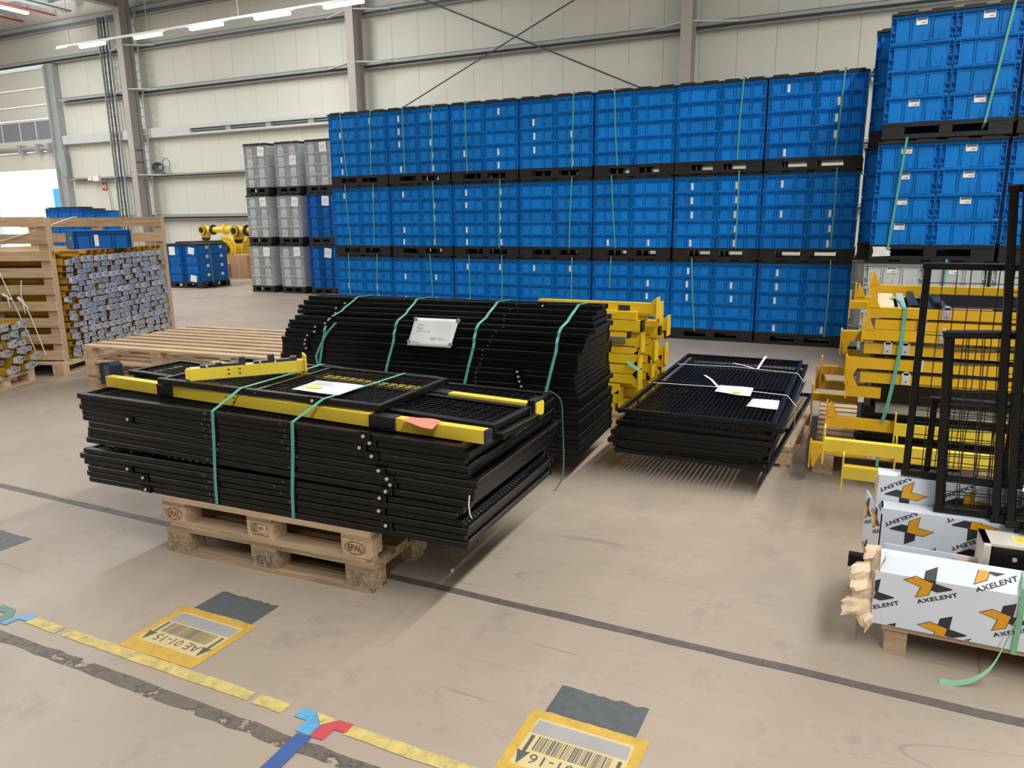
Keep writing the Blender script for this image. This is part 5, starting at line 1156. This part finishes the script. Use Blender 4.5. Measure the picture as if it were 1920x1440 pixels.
def beam(n, u, z, big, tilt=0.0, yaw=0.0, lab=''):
    o = obj('steel_bar', PRO_B if big else PRO_S, None, pw(n, u, z), (tilt, 0, TH + yaw))
    tag(o, lab, 'bar', 'yellow bars of the big pile')
    b = obj('end_bracket', BRK_B if big else BRK_S, o, (0, 0, 0), (0, r5.uniform(-0.04, 0.04), r5.uniform(-0.05, 0.05)))
    obj('bracket_hole', HOLE, b, (0, 0, 0.042 if big else 0.028))
    return o
z = 0.150; row = 0; rows = []
while z < 1.24:
    big = (row % 3 == 1)
    rows.append((z, big)); z += 0.080 if big else 0.056; row += 1
cnt = 0
for ri, (z, big) in enumerate(rows):
    off = 0.0 if ri % 2 else 0.03
    for c in range(15):
        u = 0.36 + off + 0.1265 * c + r5.uniform(-0.004, 0.004)
        beam(r5.uniform(-0.03, 0.02), u, z + r5.uniform(-0.002, 0.003), big, r5.uniform(-0.015, 0.015), r5.uniform(-0.004, 0.004), f'yellow bar with {"tall" if big else "flat"} zinc bracket, {ORD[c+1]} from left, {ORD[len(rows)-ri]} row from top, big pile'); cnt += 1
for ri in range(0, len(rows) - 1, 1):                                   # loosely stacked first file at the frame
    if cnt >= 296: break
    z = 0.155 + ri * 0.0665
    if z > 1.2: break
    beam(r5.uniform(-0.02, 0.06), 0.19 + r5.uniform(-0.04, 0.03), z, ri % 3 == 0, r5.uniform(-0.10, 0.10), r5.uniform(-0.01, 0.01), f'tilted yellow bar beside side frame, {ORD[ri+1]} from below in loose file, big pile'); cnt += 1
# unbracketed beams across the top
TOPP = MB().box(-BL, 0.0, -0.05, 0.05, 0.040, 0.044).box(-BL, 0, -0.05, -0.046, 0, 0.044).box(-BL, 0, 0.046, 0.05, 0, 0.044).mesh('beam_profile', 'ochre')
for c in range(16):
    if cnt >= 300: pass
    o = obj('steel_bar', TOPP, None, pw(r5.uniform(-0.03, 0.02), 0.33 + 0.1225 * c, 1.252 + r5.uniform(0, 0.004)), (r5.uniform(-0.03, 0.03), 0, TH))
    tag(o, f'plain yellow bar without bracket, {ORD[c+1]} from left along the top of the big pile', 'bar', 'plain bars on top of the big pile')
for k, (u, n_, L) in enumerate(((0.10, 0.02, 2.2), (0.22, 0.22, 2.2))):
    o = obj('steel_bar', MB().box(-L, 0, -0.06, 0.06, 0.03, 0.06).box(-L, 0, -0.06, -0.055, 0, 0.06).mesh('beam_profile', 'ochre'), None, pw(n_, u, 1.25), (0, 0, TH + 0.02))
    tag(o, f'long yellow beam sticking out at the front top of the big pile, {("nearer", "farther")[k]} one', 'bar')
# pallet under the pile, side frames made of upright pallets
def place(t, n, u, z): t.location = pw(n, u, z); t.rotation_euler = (0, 0, TH)
bp = slat_pallet((0, 0, 0), 0, 2.0, 2.5, 14, 'wooden pallet carrying the big pile of yellow beams', h=0.145, bw=0.12)
bp.location = pw(-1.95, -0.10, 0); bp.rotation_euler = (0, 0, TH)
def side_frame(u, label, z0, ztop, slats, n0, n1, posts, thick=0.02, hs=0.10):
    t = empty('side_frame', pw(0, u, z0), TH, label, 'side frame')
    for zc in slats: obj('slat', MB().box(n0, n1, 0, thick, zc - z0 - hs / 2, zc - z0 + hs / 2).mesh('slat', 'wood'), t, (0, 0, 0))
    for p in posts: obj('upright', MB().box(p, p + 0.10, thick, thick + 0.09, 0, ztop - z0).mesh('upright', 'wood'), t)
    return t
side_frame(-0.03, 'wooden side frame of slats standing at the near side of the beam pile', 0.145, 1.66, [0.215, 0.39, 0.565, 0.74, 0.915, 1.09, 1.265, 1.44, 1.615], -1.35, 0.02, [-0.09, -0.75, -1.33], hs=0.10)
side_frame(2.345, 'wooden side frame standing behind the far side of the beam pile', 0.145, 1.66, [0.3, 0.6, 0.9, 1.18, 1.40, 1.605], -2.0, -0.02, [-0.13, -1.0, -1.9], hs=0.12)
# strings tied around the side frame
def string(pts, lab, r=0.006): tag(obj('tie_string', MB().tube(pts, r, 5).mesh('tie_string', 'white_strap')), lab, 'string', 'white strings on the side frame')
q = lambda n, z: pw(n, -0.055, z)
string([pw(-0.15, -0.05, 1.50), pw(-0.55, -0.06, 1.40), pw(-0.545, -0.06, 1.20), pw(-0.50, -0.06, 1.02), pw(-0.36, -0.06, 0.60), pw(-0.24, -0.06, 0.20)], 'white string running down the side frame from the top slat')
string([pw(-0.30, -0.06, 1.02), pw(-0.33, -0.06, 0.85), pw(-0.25, -0.06, 0.62), pw(-0.15, -0.06, 0.22)], 'white string running down the side frame at the right')
string([pw(-0.14, 0.02, 1.52), pw(-0.02, 0.5, 1.66), pw(-0.05, 0.62, 1.66)], 'white string rising from the side frame to the blue crate')
for k, (n_, z_, dz) in enumerate(((-0.55, 1.07, 0.012), (-0.47, 0.84, 0.03), (-0.31, 0.78, 0.06))):
    b = MB().cyl(pw(n_ - 0.05, -0.07, z_ + dz), pw(n_ + 0.05, -0.07, z_ - dz), 0.016, 7, 0, 0.006).cyl(pw(n_, -0.075, z_ + 0.03), pw(n_ + 0.012, -0.075, z_ - 0.11), 0.012, 6, 0, 0.004)
    tag(obj('string_knot', b.mesh('string_knot', 'white_strap')), f'white knotted string end on the side frame, {("upper", "middle", "lower")[k]} one', 'knot')
# blue crate with a green dot on the pile
bc = tag(obj('storage_crate', crate_wide(0.62, 0.42, 0.215, 'blue_deep'), None, (-8.35, 5.72, 1.30), (0, 0, math.radians(66))), 'blue crate with green dot standing on the big beam pile', 'crate')
obj('sticker', MB().box(0, 0.045, -0.003, 0, 0, 0.13).mesh('sticker', 'sticker'), bc, (0.22, 0.006, 0.03))
obj('green_dot', MB().cyl((0.010, 0.13, 0.12), (0.014, 0.13, 0.12), 0.028, 16).mesh('green_dot', 'green_dot'), bc, (-0.012, 0, 0))
tag(obj('red_sheet', MB().box(0, 0.75, 0, 0.1, 0, 0.004).mesh('red_sheet', 'pink'), None, pw(-0.06, 0.62, 1.298), (0, 0, TH + PI / 2)), 'pink sheet under the blue crate on the beam pile', 'sheet')
# ---- the small pile at the left edge
sp = slat_pallet((0, 0, 0), 0, 1.75, 0.80, 6, 'wooden pallet under the small beam pile at the left edge', h=0.145)
sp.location = (-7.80 - 1.72 * NX_[0] - 0.80 * NY_[0], 4.70 - 1.72 * NX_[1] - 0.80 * NY_[1], 0); sp.rotation_euler = (0, 0, TH)
O2 = Vector((-7.80, 4.70, 0))
k = 0
for ri in range(6):
    for c in range(6):
        u = -0.06 - 0.122 * c + r5.uniform(-0.012, 0.012) - 0.012 * ri
        if ri == 5 and c > 3: continue
        zz = 0.158 + ri * 0.082 + r5.uniform(0, 0.004)
        n_ = r5.uniform(-0.05, 0.10)
        o = obj('steel_bar', PRO_B if (ri + c) % 2 else PRO_S, None, (O2.x + n_ * NX_[0] + u * NY_[0], O2.y + n_ * NX_[1] + u * NY_[1], zz), (r5.uniform(-0.14, 0.14), 0, TH + r5.uniform(-0.01, 0.01)))
        tag(o, f'bracketed bar, {ORD[ri+1]} layer from below, {ORD[c+1]} from right, small pile at left edge', 'bar', 'yellow bars of the small left pile')
        b = obj('end_bracket', BRK_B if (ri + c) % 2 else BRK_S, o); obj('bracket_hole', HOLE, b, (0, 0, 0.040 if (ri + c) % 2 else 0.028))

# ================================================================== ROBOTS
def robot(loc, rz, label):
    t = empty('industrial_robot', loc, rz, label, 'robot', 'yellow robots')
    obj('base', MB().box(-0.45, 0.45, -0.4, 0.4, 0, 0.10).prism([(-0.40, 0.10), (0.40, 0.10), (0.32, 0.42), (-0.30, 0.42)], 'y', -0.34, 0.34).cyl((0, 0, 0.42), (0, 0, 0.52), 0.36, 24).mesh('base', 'robot'), t)
    sh = obj('shoulder', MB().cyl((0, -0.42, 0.80), (0, 0.2, 0.80), 0.36, 28).prism([(-0.30, 0.50), (0.34, 0.50), (0.50, 1.02), (0.30, 1.20), (-0.05, 1.12)], 'y', -0.22, 0.25).mesh('shoulder', 'robot'), t)
    m = MB()
    for i in range(20): a = 2 * PI * i / 20; m.cyl((0.29 * math.cos(a), -0.43, 0.80 + 0.29 * math.sin(a)), (0.29 * math.cos(a), -0.42, 0.80 + 0.29 * math.sin(a)), 0.012, 6)
    obj('bolt_ring', m.mesh('bolt_ring', 'black_pl'), sh)
    mo = obj('motor', MB().cyl((0, -0.62, 0.80), (0, -0.42, 0.80), 0.14, 18).mesh('motor', 'black_pl'), t)
    obj('motor_cap', MB().cyl((0.14, -0.70, 0.81), (0.14, -0.60, 0.81), 0.075, 14).mesh('motor_cap', 'red'), mo)
    obj('lower_arm', MB().prism([(0.10, 0.95), (0.42, 0.85), (0.72, 1.28), (0.62, 1.46), (0.36, 1.40)], 'y', -0.16, 0.12).mesh('lower_arm', 'robot'), t)
    ua = MB().cyl((0.95, -0.02, 1.36), (-0.35, -0.02, 1.35), 0.105, 18).cyl((-0.30, -0.02, 1.35), (-0.36, -0.02, 1.35), 0.15, 18).cyl((-0.36, -0.02, 1.35), (-0.78, -0.02, 1.345), 0.095, 16, 0, 0.085)
    obj('upper_arm', ua.mesh('upper_arm', 'robot'), t)
    obj('collar', MB().cyl((-0.79, -0.02, 1.345), (-0.84, -0.02, 1.345), 0.150, 18).mesh('collar', 'black_pl'), t)
    w = MB().cyl((-0.86, -0.02, 1.345), (-1.02, -0.02, 1.34), 0.10, 16).cyl((-1.14, -0.17, 1.34), (-1.14, 0.13, 1.34), 0.135, 20).box(-1.25, -1.0, -0.08, 0.06, 1.12, 1.34)
    wr = obj('wrist', w.mesh('wrist', 'robot'), t)
    obj('wrist_ring', MB().cyl((-1.14, -0.155, 1.34), (-1.14, -0.12, 1.34), 0.142, 20).cyl((-1.14, -0.185, 1.34), (-1.14, -0.17, 1.34), 0.085, 16).cyl((-1.14, 0.09, 1.34), (-1.14, 0.11, 1.34), 0.142, 16).mesh('wrist_ring', 'black_pl'), wr)
    obj('flange', MB().cyl((-1.13, -0.02, 1.12), (-1.13, -0.02, 1.05), 0.12, 16).cyl((-1.13, -0.02, 1.05), (-1.13, -0.02, 1.01), 0.09, 16).mesh('flange', 'black_pl'), wr)
    obj('hose', MB().tube([(0.2, -0.36, 0.74), (0.26, -0.45, 0.62), (0.30, -0.40, 0.45), (0.2, -0.36, 0.3)], 0.02, 6).mesh('hose', 'cable'), t)
    return t
robot((-17.35, 17.0, 0), 0.05, 'yellow industrial robot arm with its long arm reaching left')
robot((-14.35, 15.35, 0), 0.05, 'yellow industrial robot arm half hidden behind the grey crate stacks')
cbx = tag(obj('cardboard_box', MB().box(0, 0.62, 0, 0.5, 0, 0.66).mesh('cardboard_box', 'board'), None, (-16.62, 16.0, 0), (0, 0, 0.05)), 'tall brown cardboard box in front of the robots', 'box')
obj('box_tape', MB().box(0.28, 0.33, -0.002, 0, 0, 0.66).mesh('box_tape', 'carton_edge'), cbx)
tag(obj('cardboard_box', MB().box(0, 0.5, 0, 0.5, 0, 0.42).mesh('cardboard_box', 'board'), None, (-17.15, 15.95, 0), (0, 0, 0.03)), 'low brown cardboard box beside the red and white post', 'box')
tag(obj('pallet_base', MB().box(-17.0, -15.6, 16.52, 16.62, 0, 0.03).mesh('pallet_base', 'white')), 'pale floor strip in front of the robots', 'plate')
bp_ = tag(obj('barrier_post', MB().box(-0.05, 0.05, -0.05, 0.05, 0, 1.0).mesh('barrier_post', 'white'), None, (-17.05, 15.75, 0)), 'red and white striped barrier post between the blue load and the robots', 'post')
for z0, z1 in ((0.0, 0.38), (0.5, 0.62), (0.74, 0.86)): obj('red_band', MB().box(-0.052, 0.052, -0.052, 0.052, z0, z1).mesh('red_band', 'red'), bp_)
tag(obj('controller_cabinet', MB().box(-16.35, -15.9, 16.65, 16.75, 0.012, 1.0).mesh('controller_cabinet', 'white')), 'white panel leaning at the second robot behind the grey stacks', 'panel')
